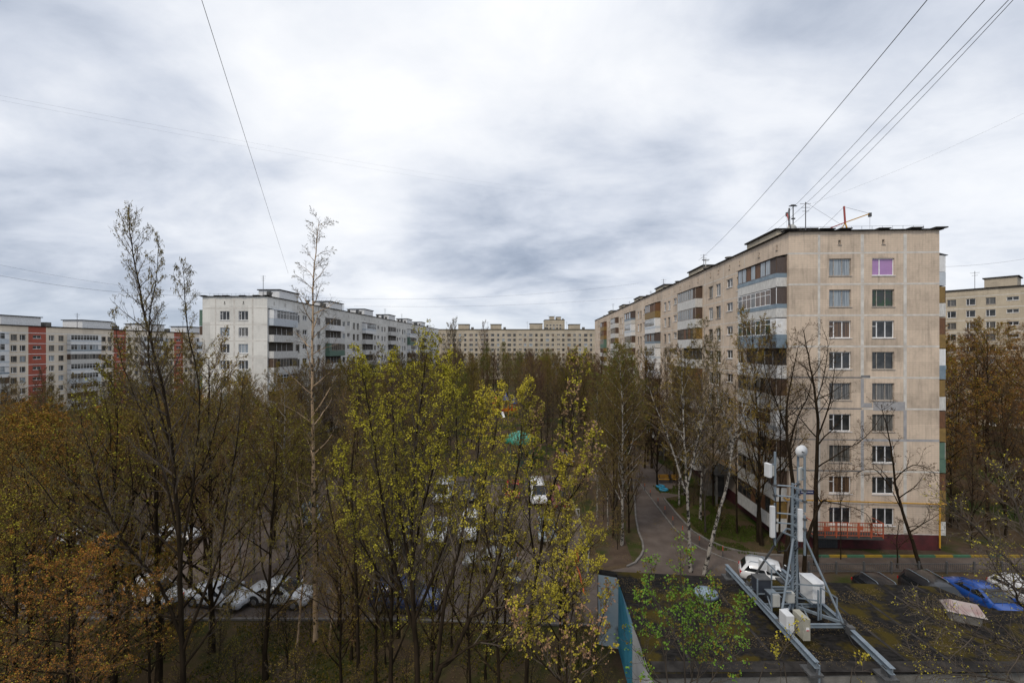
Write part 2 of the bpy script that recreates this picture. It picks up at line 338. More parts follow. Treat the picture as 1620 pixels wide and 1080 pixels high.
# ------------------------------------------------------------------ buildings
def win_mb(w, h, frame, pane, style):       # faces -Y, bottom left at origin; returns frame builder and pane builder
    f = MB().mat(frame); t = .055 if frame is M['wood_frame'] else .07
    f.box((0,-.05,0),(t,.02,h)).box((w-t,-.05,0),(w,.02,h)).box((t,-.05,0),(w-t,.02,t)).box((t,-.05,h-t),(w-t,.02,h))
    if style == 3:
        for q in (.24, .62): f.box((w*q-t/2,-.055,t),(w*q+t/2,.02,h-t))
        f.box((t,-.053,h*.66),(w*.24-t/2,.018,h*.66+.045))
    elif style == 30:
        for q in (.24, .62): f.box((w*q-t/2,-.055,t),(w*q+t/2,.02,h-t))
    elif style == 2: f.box((w*.36-t/2,-.055,t),(w*.36+t/2,.02,h-t))
    elif style == 1: f.box((w*.5-t/2,-.055,t),(w*.5+t/2,.02,h-t))
    f.box((-.06,-.24,-.05),(w+.06,-.051,-.012))
    g = MB().mat(pane); g.poly([(t*.5,-.012,t*.5),(w-t*.5,-.012,t*.5),(w-t*.5,-.012,h-t*.5),(t*.5,-.012,h-t*.5)])
    return f, g
_wc = {}
def win_get(w, h, fr, pn, st):
    k = (round(w,2), round(h,2), fr, pn, st)
    if k not in _wc:
        f, g = win_mb(w, h, M[fr], M[pn], st); _wc[k] = (f, g, f.mesh('window'), g.mesh('pane'))
    return _wc[k]
PANES = ['glass_dark']*7 + ['glass_curtain']*5 + ['glass_pale']*2 + ['glass_brown']*2
class Block:
    def __init__(s, root, wallmat): s.root = root; s.wm = wallmat; s.wb = MB().mat(wallmat); s.wins = []; s.jb = MB(); s.R = random.Random(hash(root.name) % 1000 if False else len(root.name)*13)
    def fr(s, O, phi): return Matrix.Translation((O[0], O[1], 0)) @ Matrix.Rotation(phi, 4, 'Z')
    def wall(s, O, phi, ln, z0, z1, ops, depth=.17, bands=None):
        T = s.fr(O, phi); us = sorted({0, ln, *[o[0] for o in ops], *[o[1] for o in ops], *([b[0] for b in bands] + [b[1] for b in bands] if bands else [])})
        zs = sorted({z0, z1, *[o[2] for o in ops], *[o[3] for o in ops]})
        us = [u for u in us if 0 <= u <= ln]
        bycol = {}
        for o in ops: bycol.setdefault(round(o[0], 3), []).append(o)
        for i in range(len(us)-1):
            uc = (us[i]+us[i+1])/2
            act = [o for o in ops if o[0] < uc < o[1]]
            s.wb.mat(s.wm)
            if bands:
                for b in bands:
                    if b[0] < uc < b[1]: s.wb.mat(b[2])
            zz = sorted({z0, z1, *[o[2] for o in act], *[o[3] for o in act]})
            for j in range(len(zz)-1):
                zc = (zz[j]+zz[j+1])/2
                if any(o[2] < zc < o[3] for o in act): continue
                s.wb.poly([T @ Vector((us[i],0,zz[j])), T @ Vector((us[i+1],0,zz[j])), T @ Vector((us[i+1],0,zz[j+1])), T @ Vector((us[i],0,zz[j+1]))])
        for o in ops:
            a, b, c, d = o[:4]
            s.wb.mat(s.wm)
            if bands:
                for bb in bands:
                    if bb[0] < (a+b)/2 < bb[1]: s.wb.mat(bb[2])
            for q in (((a,0,c),(b,0,c),(b,depth,c),(a,depth,c)), ((a,0,d),(a,depth,d),(b,depth,d),(b,0,d)), ((a,0,c),(a,depth,c),(a,depth,d),(a,0,d)), ((b,0,c),(b,0,d),(b,depth,d),(b,depth,c))):
                s.wb.poly([T @ Vector(v) for v in q])
            s.wins.append((T @ Matrix.Translation((a, depth, c)), b-a, d-c, o[4] if len(o) > 4 else None, o[5] if len(o) > 5 else 0, phi))
    def joint(s, O, phi, u0, u1, z0, z1, m, d=.006):
        T = s.fr(O, phi); s.jb.mat(m); n = len(s.jb.v); s.jb.box((u0,-d,z0),(u1,.0005,z1))
        for i in range(n, len(s.jb.v)): s.jb.v[i] = tuple(T @ Vector(s.jb.v[i]))
    def finish(s, limit=100):
        w = s.wb.build('wall', s.root)
        if s.jb.f: s.jb.build('panel_joint', s.root)
        s.wins.sort(key=lambda t: t[4]); st = MB(); R = random.Random(5)
        for i, (T, a, h, spec, pr, phi) in enumerate(s.wins):
            if spec is None:
                fr = R.choice(['white_frame']*3+['wood_frame']*2); pn = R.choice(PANES); sty = 3 if a > 1.6 and h > 1.2 else (1 if h < 1.1 else 2)
                if sty == 3 and R.random() < .3: sty = 30
            else: fr, pn, sty = spec
            f, g, fm, gm = win_get(a, h, fr, pn, sty)
            if i < limit:
                o = link('window', fm, s.root, T.to_translation(), phi); link('pane', gm, o)
            else: st.add(f, T); st.add(g, T)
        if st.f: st.build('window', s.root)['kind'] = 'stuff'
# balconies: styles -> (panel colour low, strip colour, glazing frame, pane, end panel, roof?)
def balcony_parts(L, D, low, strip, frame, pane, end, roof, H=2.45, nearend=1):
    a = MB().mat(M['concrete']); a.box((0,-D,-.14),(L,-.002,0))
    p = MB(); sh = .35 if strip else 0
    p.mat(M[low]); p.box((.0,-D-.03,-.16),(L,-D+.02,1.02-sh)); p.box((-.02,-D+.021,-.13),(.03,-.004,1.02-sh)); p.box((L-.03,-D+.021,-.13),(L+.02,-.004,1.02-sh))
    if strip:
        p.mat(M[strip]); p.box((-.03,-D-.05,1.02-sh+.001),(L+.03,-D+.02,1.04)); p.box((-.03,-D+.021,1.02-sh+.001),(.03,-.004,1.04)); p.box((L-.03,-D+.021,1.02-sh+.001),(L+.03,-.004,1.04))
    gl = None; pn = None
    if frame:
        gl = MB().mat(M[frame]); t = .06; n = max(4, int(L/.85)); z0, z1 = 1.045, H
        gl.box((0,-D-.01,z0),(L,-D+.04,z0+t)); gl.box((0,-D-.01,z1-t),(L,-D+.04,z1))
        for i in range(n+1):
            x = (L-t)*i/n; gl.box((x,-D-.012,z0+t),(x+t,-D+.04,z1-t))
        if frame == 'white_frame' and n > 6: gl.box((t,-D-.008,z1-.5),(L-t,-D+.03,z1-.45))
        gl.mat(M[end]); e = .03
        for x in (0, L-e): gl.box((x-.002,-D+.041,z0),(x+e+.002,-.004,z1))
        if end != frame: gl.box((L-.9 if nearend > 0 else 0,-D-.02,z0),(L if nearend > 0 else .9,-D-.011,z1))
        pn = MB()
        R = random.Random(L*7+len(low)+len(pane)+len(end))
        for i in range(n):
            pn.mat(M[R.choice([pane, pane, pane, 'glass_dark', 'glass_curtain' if frame != 'brown_wood' else 'orange_wood'])]); x0 = (L-t)*i/n+t; x1 = (L-t)*(i+1)/n
            pn.poly([(x0,-D+.012,z0+t),(x1,-D+.012,z0+t),(x1,-D+.012,z1-t),(x0,-D+.012,z1-t)])
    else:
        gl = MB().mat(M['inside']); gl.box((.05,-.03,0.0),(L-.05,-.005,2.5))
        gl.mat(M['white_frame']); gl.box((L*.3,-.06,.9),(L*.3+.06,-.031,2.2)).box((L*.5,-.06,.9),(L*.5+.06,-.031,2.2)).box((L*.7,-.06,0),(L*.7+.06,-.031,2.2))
    rf = None
    if roof: rf = MB().mat(M[roof]); rf.poly([(-.1,-D-.15,H+.01),(L+.1,-D-.15,H+.01),(L+.1,-.01,H+.24),(-.1,-.01,H+.24)]); rf.poly([(-.1,-D-.15,H-.03),(-.1,-.01,H+.2),(L+.1,-.01,H+.2),(L+.1,-D-.15,H-.03)]); rf.poly([(-.1,-D-.15,H-.03),(L+.1,-D-.15,H-.03),(L+.1,-D-.15,H+.01),(-.1,-D-.15,H+.01)])
    return a, p, gl, pn, rf
_bc = {}
def balcony(root, T, phi, L, style, D=.9, ne=1):
    k = (round(L,2), style, D, ne)
    if k not in _bc:
        a, p, gl, pn, rf = balcony_parts(L, D, *style, nearend=ne)
        _bc[k] = [a.mesh('balcony'), p.mesh('parapet'), gl.mesh('glazing'), pn.mesh('pane') if pn else None, rf.mesh('canopy') if rf else None, style[2]]
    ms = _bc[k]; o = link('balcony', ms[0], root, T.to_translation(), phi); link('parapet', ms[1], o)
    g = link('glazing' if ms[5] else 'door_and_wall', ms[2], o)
    if ms[3]: link('pane', ms[3], o)
    if ms[4]: link('canopy', ms[4], o)
ST = {  # low, strip, frame, pane, end, roof
 'a': ('parapet','bluegrey','brown_wood','glass_pale','grey_wood','grey_wood'),
 'b': ('parapet','bluegrey','white_frame','glass_brown','grey_wood',None),
 'c': ('bluegrey','bluegrey','white_frame','glass_green','white',None),
 'd': ('white',None,None,'glass_dark','white',None),
 'e': ('parapet',None,'wood_frame','glass_curtain','brown_wood',None),
 'f': ('parapet',None,'brown_wood','glass_dark','mustard',None),
 'g': ('white','palegrey','white_frame','glass_dark','white',None),
 'h': ('parapet',None,None,'glass_dark','white',None),
 'i': ('mustard',None,'brown_wood','glass_brown','orange_wood',None),
 'j': ('white','bluegrey','white_frame','glass_pale','white','palegrey'),
 'k': ('green_sheet',None,'wood_frame','glass_dark','green_sheet',None),
 'l': ('palegrey',None,'white_frame','glass_dark','white','palegrey'),
}
def rooftop(b, L, W, side, ztop, period, hw=(3.8, 6.3, 1.75), m='white'):
    root = b.root; n = int(L/period)+1
    for k in range(n):
        s = period*k + 6.8; cx = (W*.36)*(1 if side < 0 else -1)
        if s+hw[1] > L: break
        mr = MB().mat(M[m]); mr.box((cx-hw[0]/2, s, ztop+.02),(cx+hw[0]/2, s+hw[1], ztop+hw[2])); o = mr.build('machine_room', root)
        rf = MB().mat(M['roof_edge']); rf.box((cx-hw[0]/2-.2, s-.2, ztop+hw[2]+.001),(cx+hw[0]/2+.2, s+hw[1]+.2, ztop+hw[2]+.16)); rf.build('roof', o)
        dr = MB().mat(M['door_grey']); dr.box((cx-.4, s-.03, ztop+.05),(cx+.4, s-.002, ztop+1.6)); dr.build('door', o)
        v = MB().mat(M['concrete']); e = -side*1.8
        for dy in (-3.2, 9.2):
            v.disc((e+ (0 if side<0 else 0), s+dy, ztop), .32, .8, 12); v.disc((e, s+dy, ztop+.8), .5, .12, 12); 
        v.build('roof_vent', root)
        a = MB().mat(M['wire']); x = cx + random.uniform(-3,3); y = s + random.uniform(-4, 0); hh = random.uniform(2.5, 4)
        a.tube([(x,y,ztop),(x,y,ztop+hh)], .045, 5)
        for q in range(3): a.bar((x-.5+.1*q,y,ztop+hh-.15-.35*q),(x+.5-.1*q,y,ztop+hh-.15-.35*q),.03)
        a.build('antenna', root)

def long_block(name, label, loc, rz, W, L, side, wm, z1, nf, top, stacks_first, styles, base=-3.0, period=19.5, seed=1):
    R = random.Random(seed); fh = 2.67; root = empty(name, loc, rz, label, 'apartment block'); b = Block(root, M[wm])
    ztop = z1 + nf*fh + top; sg = 1 if side < 0 else -1
    k = W/12.9; fO = (0,0) if side < 0 else (-W,0)
    spec_r = {8:('wood_frame','glass_pale',30), 7:('wood_frame','glass_pale',30), 6:('white_frame','glass_brown',3), 5:('white_frame','glass_dark',30), 4:('wood_frame','glass_curtain',30), 3:('white_frame','glass_dark',3), 2:('wood_frame','glass_curtain',30), 1:('white_frame','glass_brown',3), 0:('white_frame','glass_dark',30)}
    spec_s = {8:('white_frame','glass_purple',2), 7:('wood_frame','glass_green',30), 6:('white_frame','glass_dark',3), 5:('wood_frame','glass_dark',30), 4:('wood_frame','glass_curtain',30), 3:('wood_frame','glass_curtain',30), 2:('white_frame','glass_dark',30), 1:('white_frame','glass_dark',30), 0:('white_frame','glass_dark',30)}
    ops = []
    for f in range(nf):
        zb = z1+f*fh+.72
        for (u0, u1, sp) in ((3.5*k, 5.4*k, spec_r), (7.2*k, 9.1*k, spec_s)):
            if side > 0: sp2 = None
            else: sp2 = sp[f]
            ops.append((u0, u1, zb, zb+1.48, sp2, 0))
    for u in (4.3*k, 8.05*k):   # small attic vents
        ops.append((u, u+.2, ztop-1.15, ztop-.75, ('wood_frame','glass_dark',0), 1))
    b.wall(fO, 0, W, base, ztop, ops)
    Sd = (lambda s: (0, L)) if side < 0 else (lambda s: (0, 0)); sO = Sd(0); sphi = -PI/2 if side < 0 else PI/2
    cv = (lambda s0, s1: (L-s1, L-s0)) if side < 0 else (lambda s0, s1: (s0, s1))
    ops = []; nsec = int((L+8)/period)
    for q in range(nsec):
        s0 = q*period
        for f in range(nf):
            zb = z1+f*fh
            for (c0, c1, h0, h1, ty) in ((8.5,9.9,.72,2.2,0),(10.9,12.5,1.35,2.3,1) if f < nf else None,(14.1,15.5,.72,2.2,0),(16.4,17.8,.72,2.2,0)):
                if s0+c1 > L-.5: continue
                a, c = cv(s0+c0, s0+c1); ops.append((a, c, zb+h0, zb+h1, None if ty == 0 else ('white_frame','glass_dark',1), 1+q))
        for c0 in (1.8, 5.0, 9.1, 11.6, 14.7, 17):
            if s0+c0+.2 < L-.5:
                a, c = cv(s0+c0, s0+c0+.2); ops.append((a, c, ztop-1.15, ztop-.7, ('wood_frame','glass_dark',0), 50+q))
    b.wall(sO, sphi, L, base, ztop, ops)
    # the two walls turned away
    back = (W,0) if side < 0 else (-W, L); bphi = PI/2 if side < 0 else -PI/2
    b.wall(back, bphi, L, base, ztop, [])
    eo = (W, L) if side < 0 else (0, L); b.wall(eo, PI, W, base, ztop, [])
    # joints
    jw = .14
    for f in range(nf+1):
        z = z1+f*fh
        segs = [(0, W, M['joint'], jw)]
        if side < 0 and f in (5, 4, 3, 2):
            segs = [(0, 6.3*k, M['joint_dark'], .11), (6.4*k, W, M['joint'], jw)] if f in (5,4,2) else [(0, 6.3*k, M['joint_dark'], .09), (6.4*k, W, M['joint_grey'], .2)]
        for u0, u1, m, w_ in segs: b.joint(fO, 0, u0, u1, z-w_/2, z+w_/2, m)
        a, c = cv(0, L); b.joint(sO, sphi, 0, L, z-.04, z+.04, M['joint'])
    for u, rng in ((2.62*k, 0), (6.35*k, 1), (10.0*k, 0)):
        for f in range(nf+1):
            zz0 = z1+f*fh+.1; zz1 = z1+(f+1)*fh-.1 if f < nf else ztop-.3
            m = M['joint']
            if side < 0 and ((u > 6 and u < 7 and f in (2,3,4)) ): m = M['joint_grey']
            if side < 0 and u > 9 and f in (3,): m = M['joint_grey']
            b.joint(fO, 0, u-(.10 if u < 3 else .13), u+(.10 if u < 3 else .13), zz0, zz1, m, .0075)
    for q in range(nsec):
        for c0 in (8.1, 13.3, 18.9):
            s = q*period+c0
            if s < L: a, c = cv(s, s+.07); b.joint(sO, sphi, a, c, z1, ztop-.4, M['joint'], .0075)
    if side < 0:   # repair patches on the end wall
        b.joint(fO, 0, 7.0, 9.6, z1+4*fh-.15, z1+4*fh+.62, M['joint_grey'], .009); b.joint(fO, 0, 6.0, 6.9, z1+4*fh+.12, z1+4*fh+.5, M['joint_grey'], .010)
        b.joint(fO, 0, 6.0, 6.75, z1+5*fh-.02, z1+5*fh+.2, M['joint_dark'], .011)
    b.finish(100)
    # plinth, roof slab, fascia
    p = MB().mat(M['plinth']); sx0, sx1 = (0, W) if side < 0 else (-W, 0)
    p.box((sx0-.06,-.06,base+.2),(sx1+.06,L+.06,z1)); p.build('plinth', root)
    r = MB().mat(M['roof_edge']); r.box((sx0-.2,-.2,ztop+.002),(sx1+.2,L+.2,ztop+.09)); r.mat(M['bitumen']); r.box((sx0+.1,.1,ztop+.091),(sx1-.1,L-.1,ztop+.16))
    rr = random.Random(3)
    for i in range(7):
        u = sx0 + rr.random()*W; r.mat(M['roof_edge']); r.box((u-.5,-.34,ztop+.12),(u+.5,.3,ztop+.19+.05*rr.random()))
    r.build('roof', root)
    # balconies
    for q in range(nsec):
        s = q*period+.3; BL = 7.3
        if s+BL > L+.5: break
        a, c = cv(s, s+BL); T = b.fr(sO, sphi)
        for f in range(nf):
            if q == 0 and f < len(stacks_first): stl = stacks_first[nf-1-f]
            else: stl = R.choice(styles)
            if q == 0 or True:
                sty = ST[stl]
                if f == nf-1 and sty[2] and sty[5] is None: sty = (*sty[:5], 'grey_wood')
                balcony(root, T @ Matrix.Translation((a, 0, z1+f*fh)), sphi, BL, sty, ne=1 if side < 0 else -1)
    # one stack on the far side of the end wall
    T = b.fr(back if side < 0 else (-W, L), bphi)
    for f in range(nf):
        a = .3 if side < 0 else L-7.6
        balcony(root, T @ Matrix.Translation((a, 0, z1+f*fh)), bphi, 7.3, ST['fikifcifl'[f]] if side < 0 else ST['fkhekfhek'[f % 9]], ne=-1 if side < 0 else 1, D=.75)
    rooftop(b, L, W, side, ztop+.16, period, m='white' if side > 0 else 'far_beige')
    rl = MB().mat(M['wire'])     # thin roof railing
    for i in range(14): u = sx0+.6+i*(W-1.2)/13; rl.tube([(u,.8,ztop+.16),(u,.8,ztop+.62)], .012, 4)
    rl.tube([(sx0+.6,.8,ztop+.62),(sx1-.6,.8,ztop+.62)], .012, 4); rl.build('roof_railing', root)
    return root, ztop+.16, b

ROT = -math.atan(37/F)
R1 = (23.93, 38.25, 0)
rb, zt, bb = long_block('apartment_block', 'long beige tiled block at right, purple blind in its top corner window', R1, ROT, 12.4, 125, -1, 'beige', 1.3, 9, 1.87,
    'abcdegeef', 'aefgefihifkeg', seed=4)
def bloc(x, y, z):      # block-local to world
    c, s = math.cos(ROT), math.sin(ROT); return Vector((R1[0]+x*c-y*s, R1[1]+x*s+y*c, z))
# ground-floor fittings of the beige block
p = MB().mat(M['yellow']); z = 4.15
p.tube([(-.25,60,z),(-.25,-.22,z),(12.75,-.22,z-.15)], .06, 8); p.tube([(12.25,-.22,z-.15),(12.25,-.22,.3)], .06, 8)
p.tube([(-.25,60,z-.35),(-.25,-.1,z-.35)], .03, 6); p.build('gas_pipe', rb)
p = MB().mat(M['bitumen']); p.box((1.3,-1.3,1.3),(6.9,-.062,1.45)); p.mat(M['red_rail'])
for u in (1.3, 2.2, 3.1, 4.0, 4.9, 5.9, 6.85): p.box((u-.035,-1.33,1.451),(u+.035,-1.26,2.7))
for zz in (1.6, 1.95, 2.3, 2.66): p.box((1.3,-1.32,zz),(6.9,-1.27,zz+.05))
for i in range(28): u = 1.4+i*.2; p.box((u-.012,-1.31,1.65),(u+.012,-1.285,2.66))
p.box((1.27,-1.3,2.66),(1.33,-.062,2.7)).box((6.85,-1.3,2.66),(6.91,-.062,2.7)).box((1.27,-1.3,1.6),(1.33,-.062,1.64)).box((6.85,-1.3,1.6),(6.91,-.062,1.64))
for (u, z0) in ((2.3,2.0),(5.0,2.1)): p.box((u-.25,-1.34,z0),(u+.25,-1.325,z0+.35))
p.build('red_railing', rb)
p = MB().mat(M['door_grey']); p.box((2.2,-.1,.05),(4.0,-.061,1.19)); p.mat(M['steel_dark'])
for i in range(9): p.box((2.25+i*.2,-.12,.1),(2.29+i*.2,-.101,1.15))
p.build('cellar_door', rb)
p = MB().mat(mat('sign_blue', (.012,.02,.09), None, .4)); p.box((.9,-.03,4.6),(2.1,-.003,4.95)); p.mat(M['white'])
for i in range(9): p.box((1.0+i*.115,-.034,4.74),(1.07+i*.115,-.0305,4.82))
p.build('street_nameplate', rb)
for q in range(6):
    s = q*19.5; c = MB().mat(M['bitumen']); c.box((-2.4,s+9.6,3.3),(-.003,s+13.8,3.5)); c.mat(M['concrete']); c.box((-2.3,s+9.7,-.1),(-2.1,s+9.9,3.299)).box((-2.3,s+13.5,-.1),(-2.1,s+13.7,3.299)); c.mat(M['concrete']); c.box((-2.25,s+12.9,-.1),(-.07,s+13.05,3.299)); c.build('entrance_porch', rb)
p = MB().mat(M['steel_dark'])           # drainpipes, conduits and air conditioner
p.box((-.22,7.9,14.2),(-.02,8.5,14.75)); p.mat(M['box_grey']); p.box((-.34,15.7,9.9),(-.02,16.4,10.4)); p.build('air_conditioner', rb)

rl, ztl, bl = long_block('apartment_block', 'long pale grey-white nine storey block left of centre receding towards the courtyard', (-39.6, 71.6, 0), ROT, 10.9, 127, 1, 'white_wall', -.4, 9, 1.87,
    'lhhegdhge', 'hhhgedgehhk', seed=9, base=-4)

# far buildings ---------------------------------------------------
def far_block(name, label, loc, rz, W, Dp, nf, z1, ztop, wm, cols, bands=None, winw=None, cat='apartment block', mrooms=(), bal=(), base=-2, fh=2.67, pc=.72):
    root = empty(name, loc, rz, label, cat); b = Block(root, M[wm]); ops = []; R = random.Random(11)
    for (u, w, hh) in cols:
        for f in range(nf):
            zb = z1+f*fh; z0 = zb+pc if hh > 1.2 else zb+1.3
            ops.append((u, u+w, z0, z0+hh, None if hh > 1.2 else ('white_frame','glass_dark',1), nf-f))
    b.wall((0,0), 0, W, base, ztop, ops, bands=bands); b.wall((W,0), PI/2, Dp, base, ztop, []); b.wall((W,Dp), PI, W, base, ztop, []); b.wall((0,Dp), -PI/2, Dp, base, ztop, [])
    for f in range(nf+1): b.joint((0,0), 0, 0, W, z1+f*fh-.07, z1+f*fh+.07, M['joint'] if wm != 'cream' else M['white'])
    b.finish(100)
    r = MB().mat(M['roof_edge']); r.box((-.3,-.3,ztop+.002),(W+.3,Dp+.3,ztop+.25)); r.build('roof', root)
    for (u, w, h) in mrooms:
        m = MB().mat(M['white' if wm in ('cream',) else wm]); m.box((u,Dp*.3,ztop+.251),(u+w,Dp*.8,ztop+h)); m.mat(M['roof_edge']); m.box((u-.3,Dp*.3-.3,ztop+h+.001),(u+w+.3,Dp*.8+.3,ztop+h+.2)); o = m.build('machine_room', root)
        a = MB().mat(M['wire']); a.tube([(u-1.5,Dp*.3,ztop+.25),(u-1.5,Dp*.3,ztop+4.6)], .06, 4); a.bar((u-2.3,Dp*.3,ztop+4.2),(u-.7,Dp*.3,ztop+4.2),.06); a.bar((u-2,Dp*.3,ztop+3.6),(u-1,Dp*.3,ztop+3.6),.06); a.build('antenna', root)
        v = MB().mat(M['concrete']); v.box((u+w+1.2,Dp*.3,ztop+.251),(u+w+2.6,Dp*.3+1.4,ztop+1.5)); v.build('roof_vent', root)
    T0 = b.fr((0,0), 0)
    for (u, L_, sts) in bal:
        for f in range(nf):
            balcony(root, T0 @ Matrix.Translation((u, 0, z1+f*fh)), 0, L_, ST[sts[f % len(sts)]], D=1.1)
    return root
cols = []
u = 1.5
while u < 140:
    for (du, w, h) in ((0,1.4,1.5),(2.9,1.9,1.5),(6.2,1.4,1.5),(9.1,1.4,1.5),(12.0,2.0,1.5),(15.2,1.4,1.5),(18.2,1.7,.8)):
        cols.append((u+du, w, h))
    u += 21
far_block('apartment_block', 'distant long beige block closing the view between the two long blocks', (-58, 243, 0), 0, 142, 12, 9, 1.3, 27.2, 'far_beige', cols, mrooms=((28,6,3),(46,6,3),(68,7,3.4),(90,6,3),(112,6,3.4)))
tw = [(1.2+i*3.0, 1.6, 1.5) for i in range(5)]
far_block('tower_block', 'far brownish tower block rising above the roof of the distant long block', (29.8, 400, 0), 0, 17.8, 17, 14, 1.3, 42.4, 'far_beige', tw, mrooms=((5,4,3.4),(11,4,3)), base=-2)
# cream block with red stripes, facing the camera's right-hand side
cr_cols = []; bands = []; bal = []; u = 0
# local u runs away from the camera
for k in range(-1, 4):
    u0 = 28+k*23
    for du in (4.8, 7.2, 19.2, 21.1):
        if u0+du < 101: cr_cols.append((u0+du, 1.35, 1.5))
    cr_cols.append((u0+1, 2, .8)); bands.append((u0, u0+4.1, M['brick_red']))
    if u0+18 < 102: bal.append((u0+9.4, 8.6, 'ghglgejg'[k % 3:]+'gl'))
dirv = Vector((-119.5+122.5, 172-95, 0)).normalized(); rzc = math.atan2(dirv.y, dirv.x)
far_block('apartment_block', 'cream block with red vertical stripes and white balconies at the far left', (-123.5, 84, 0), rzc, 103, 12, 8, -.4, 22.6, 'cream', cr_cols, bands=bands, mrooms=((5,9,2.6),(25,9,2.6),(45,9,2.6),(65,9,2.6),(84,9,2.6)), bal=bal, base=-3)
# block at the far right
d2 = Vector((-.585, .81, 0)); 
rc = [(1.5+i*3.1, 1.5, 1.5) if i % 5 != 3 else (1.5+i*3.1, 1.8, .8) for i in range(16)]
far_block('apartment_block', 'ochre stained block glimpsed beyond the trees at the far right', (102-.585*2, 103+.81*2, 0), math.atan2(-.81, .585), 52, 12, 11, -.6, 30.3, 'far_beige', rc, mrooms=((7,5,2.6),(22,5,2.4),(38,5,2.6)), bal=((17.5,6.5,'hgh'),), base=-3)

# ------------------------------------------------------------------ roof gear on the beige block
def hoist(loc, rz, label, m1, m2, ln, rise, kink):
    r = empty('roof_hoist', loc, rz, label, 'roof hoist', 'hoists on the beige block roof')
    a = MB().mat(m1)
    for t in range(3): q = 2*PI*t/3+.5; a.bar((0,0,.9),(.42*math.cos(q),.42*math.sin(q),0),.07)
    a.build('tripod', r)
    a = MB().mat(m2); a.bar((0,0,.8),(-.1,0,2.35),.11); a.build('post', r)
    a = MB().mat(m2); a.bar((-ln*.55,0,.05),(0,0,.05+rise*.6),.085); a.mat(m1); a.bar((0,0,.05+rise*.6),(ln*.5,0,rise*1.15),.085); a.build('jib', r)
    a = MB().mat(M['steel_dark']); a.box((ln*.5-.1,-.09,rise*1.15-.28),(ln*.5+.1,.09,rise*1.15+.06)); a.build('pulley', r)
    a = MB().mat(M['wire']); a.tube([(-.1,0,2.3),(ln*.5,0,rise*1.15)], .012, 4); a.tube([(ln*.5,0,rise*1.15-.2),(ln*.5,0,.2)], .01, 4); a.tube([(-.1,0,2.3),(-ln*.55,0,.1)],.012,4); a.build('rope', r)
redp = mat('faded_red_paint', (.38,.07,.06), (.3,.06,.05), .6, 3)
hoist(bloc(5.5,1.2,zt), ROT, 'yellow and red tripod hoist in the middle of the beige block roof edge', M['yellow'], redp, 4.2, 1.45, 0)
hoist(bloc(.9,1.6,zt), ROT+1.25, 'dark red leaning hoist beside the tall mast at the beige roof corner', redp, M['steel_dark'], 1.8, 1.9, 0)
r = empty('roof_mast', bloc(1.6, 2.2, zt), ROT, 'tall thin antenna mast on the near corner of the beige block roof', 'antenna mast')
a = MB().mat(M['steel_dark']); a.tube([(0,0,0),(0,0,2.9)], .045, 6); a.build('pole', r)
a = MB().mat(M['steel_dark']); a.box((-.36,-.04,2.72),(.34,.04,2.79)).box((-.2,-.08,2.8),(.2,.08,2.87)).box((-.14,-.07,1.55),(.16,.07,1.66)); a.build('crossbar', r)
r = empty('roof_dish', bloc(1.0,1.5,zt), ROT, 'small pale round dish at the foot of the roof mast', 'satellite dish')
a = MB().mat(M['box_grey']); a.smooth = True
for i in range(6):
    pass
a.tube([(0,0,.42),(0,-.06,.42),(0,-.16,.42),(0,-.2,.42)], [.05,.28,.42,.44], 16); a.build('reflector', r)
a = MB().mat(M['steel_dark']); a.tube([(0,.05,0),(0,.03,.42)], .03, 6); a.build('stand', r)
for (px, py, h) in ((1142, 414, 2.2), (1212, 378, 1.2)):
    pass
r = empty('roof_mast', bloc(2.0, 24, zt), ROT, 'short antenna pole with a crosspiece further back along the beige block roof', 'antenna mast')
a = MB().mat(redp); a.tube([(0,0,0),(0,0,1.2)], .05, 6); a.mat(M['box_grey']); a.tube([(0,0,1.2),(0,0,2.3)], .05, 6); a.build('pole', r)
a = MB().mat(M['steel_dark']); a.bar((-.5,0,2.2),(.5,0,2.2),.08); a.bar((-.4,0,2.05),(.4,0,2.05),.05); a.build('crossbar', r)

# ------------------------------------------------------------------ overhead cables
def cable(label, pts, r, m='wire', sag=0, n=28, group=None):
    b = MB().mat(M[m]); a, c = Vector(pts[0]), Vector(pts[1])
    P = []
    for i in range(n+1):
        t = i/n; p = a.lerp(c, t); p.z -= sag*4*t*(1-t); P.append(p)
    o = b.tube(P, r, 4).mesh('overhead_cable', a); ob = link('overhead_cable', o, None, a); tag(ob, label, 'cable', group); return ob
cable('single cable slanting down across the left sky to the pale block', (W3(300,-60,16), W3(456,432,75)), .013, 'wire', 0)
cable('black cable crossing the right sky lowest and leftmost of the fan', (W3(1500,-40,14), W3(1105,412,72)), .015, 'cable', .7)
cable('upper cable of the fan rising from the beige block roof to the top right corner', (W3(1585,-30,13), W3(1213,366,52)), .012, 'cable', .4)
cable('middle cable of the fan rising from beige block roof to top right', (W3(1620,-25,13), W3(1219,371,50)), .011, 'cable', .35)
cable('lowest right cable of the fan rising from beige block roof to top right', (W3(1640,-40,14), W3(1236,369,48)), .011, 'cable', .5)
cable('faint pair of wires crossing the upper left sky, upper one', (W3(-60,140,40), W3(900,305,150)), .006, 'wire', 1)
cable('faint pair of wires crossing the upper left sky, lower one', (W3(-60,147,40), W3(900,311,150)), .005, 'wire', 1.2)
cable('dark cable hanging low at the left behind the catkin tree', (W3(-60,424,60), W3(330,468,72)), .022, 'cable', 1.0)
cable('upper thin cable hanging low behind the catkin tree at left', (W3(-60,406,60), W3(420,466,80)), .014, 'wire', 1.4)
cable('thin wire spanning from the pale block to the beige block over the courtyard', (W3(480,470,85), W3(1010,448,95)), .015, 'wire', 1.5)
cable('lower thin wire spanning over the courtyard', (W3(560,484,110), W3(1010,470,120)), .02, 'wire', 1.0)
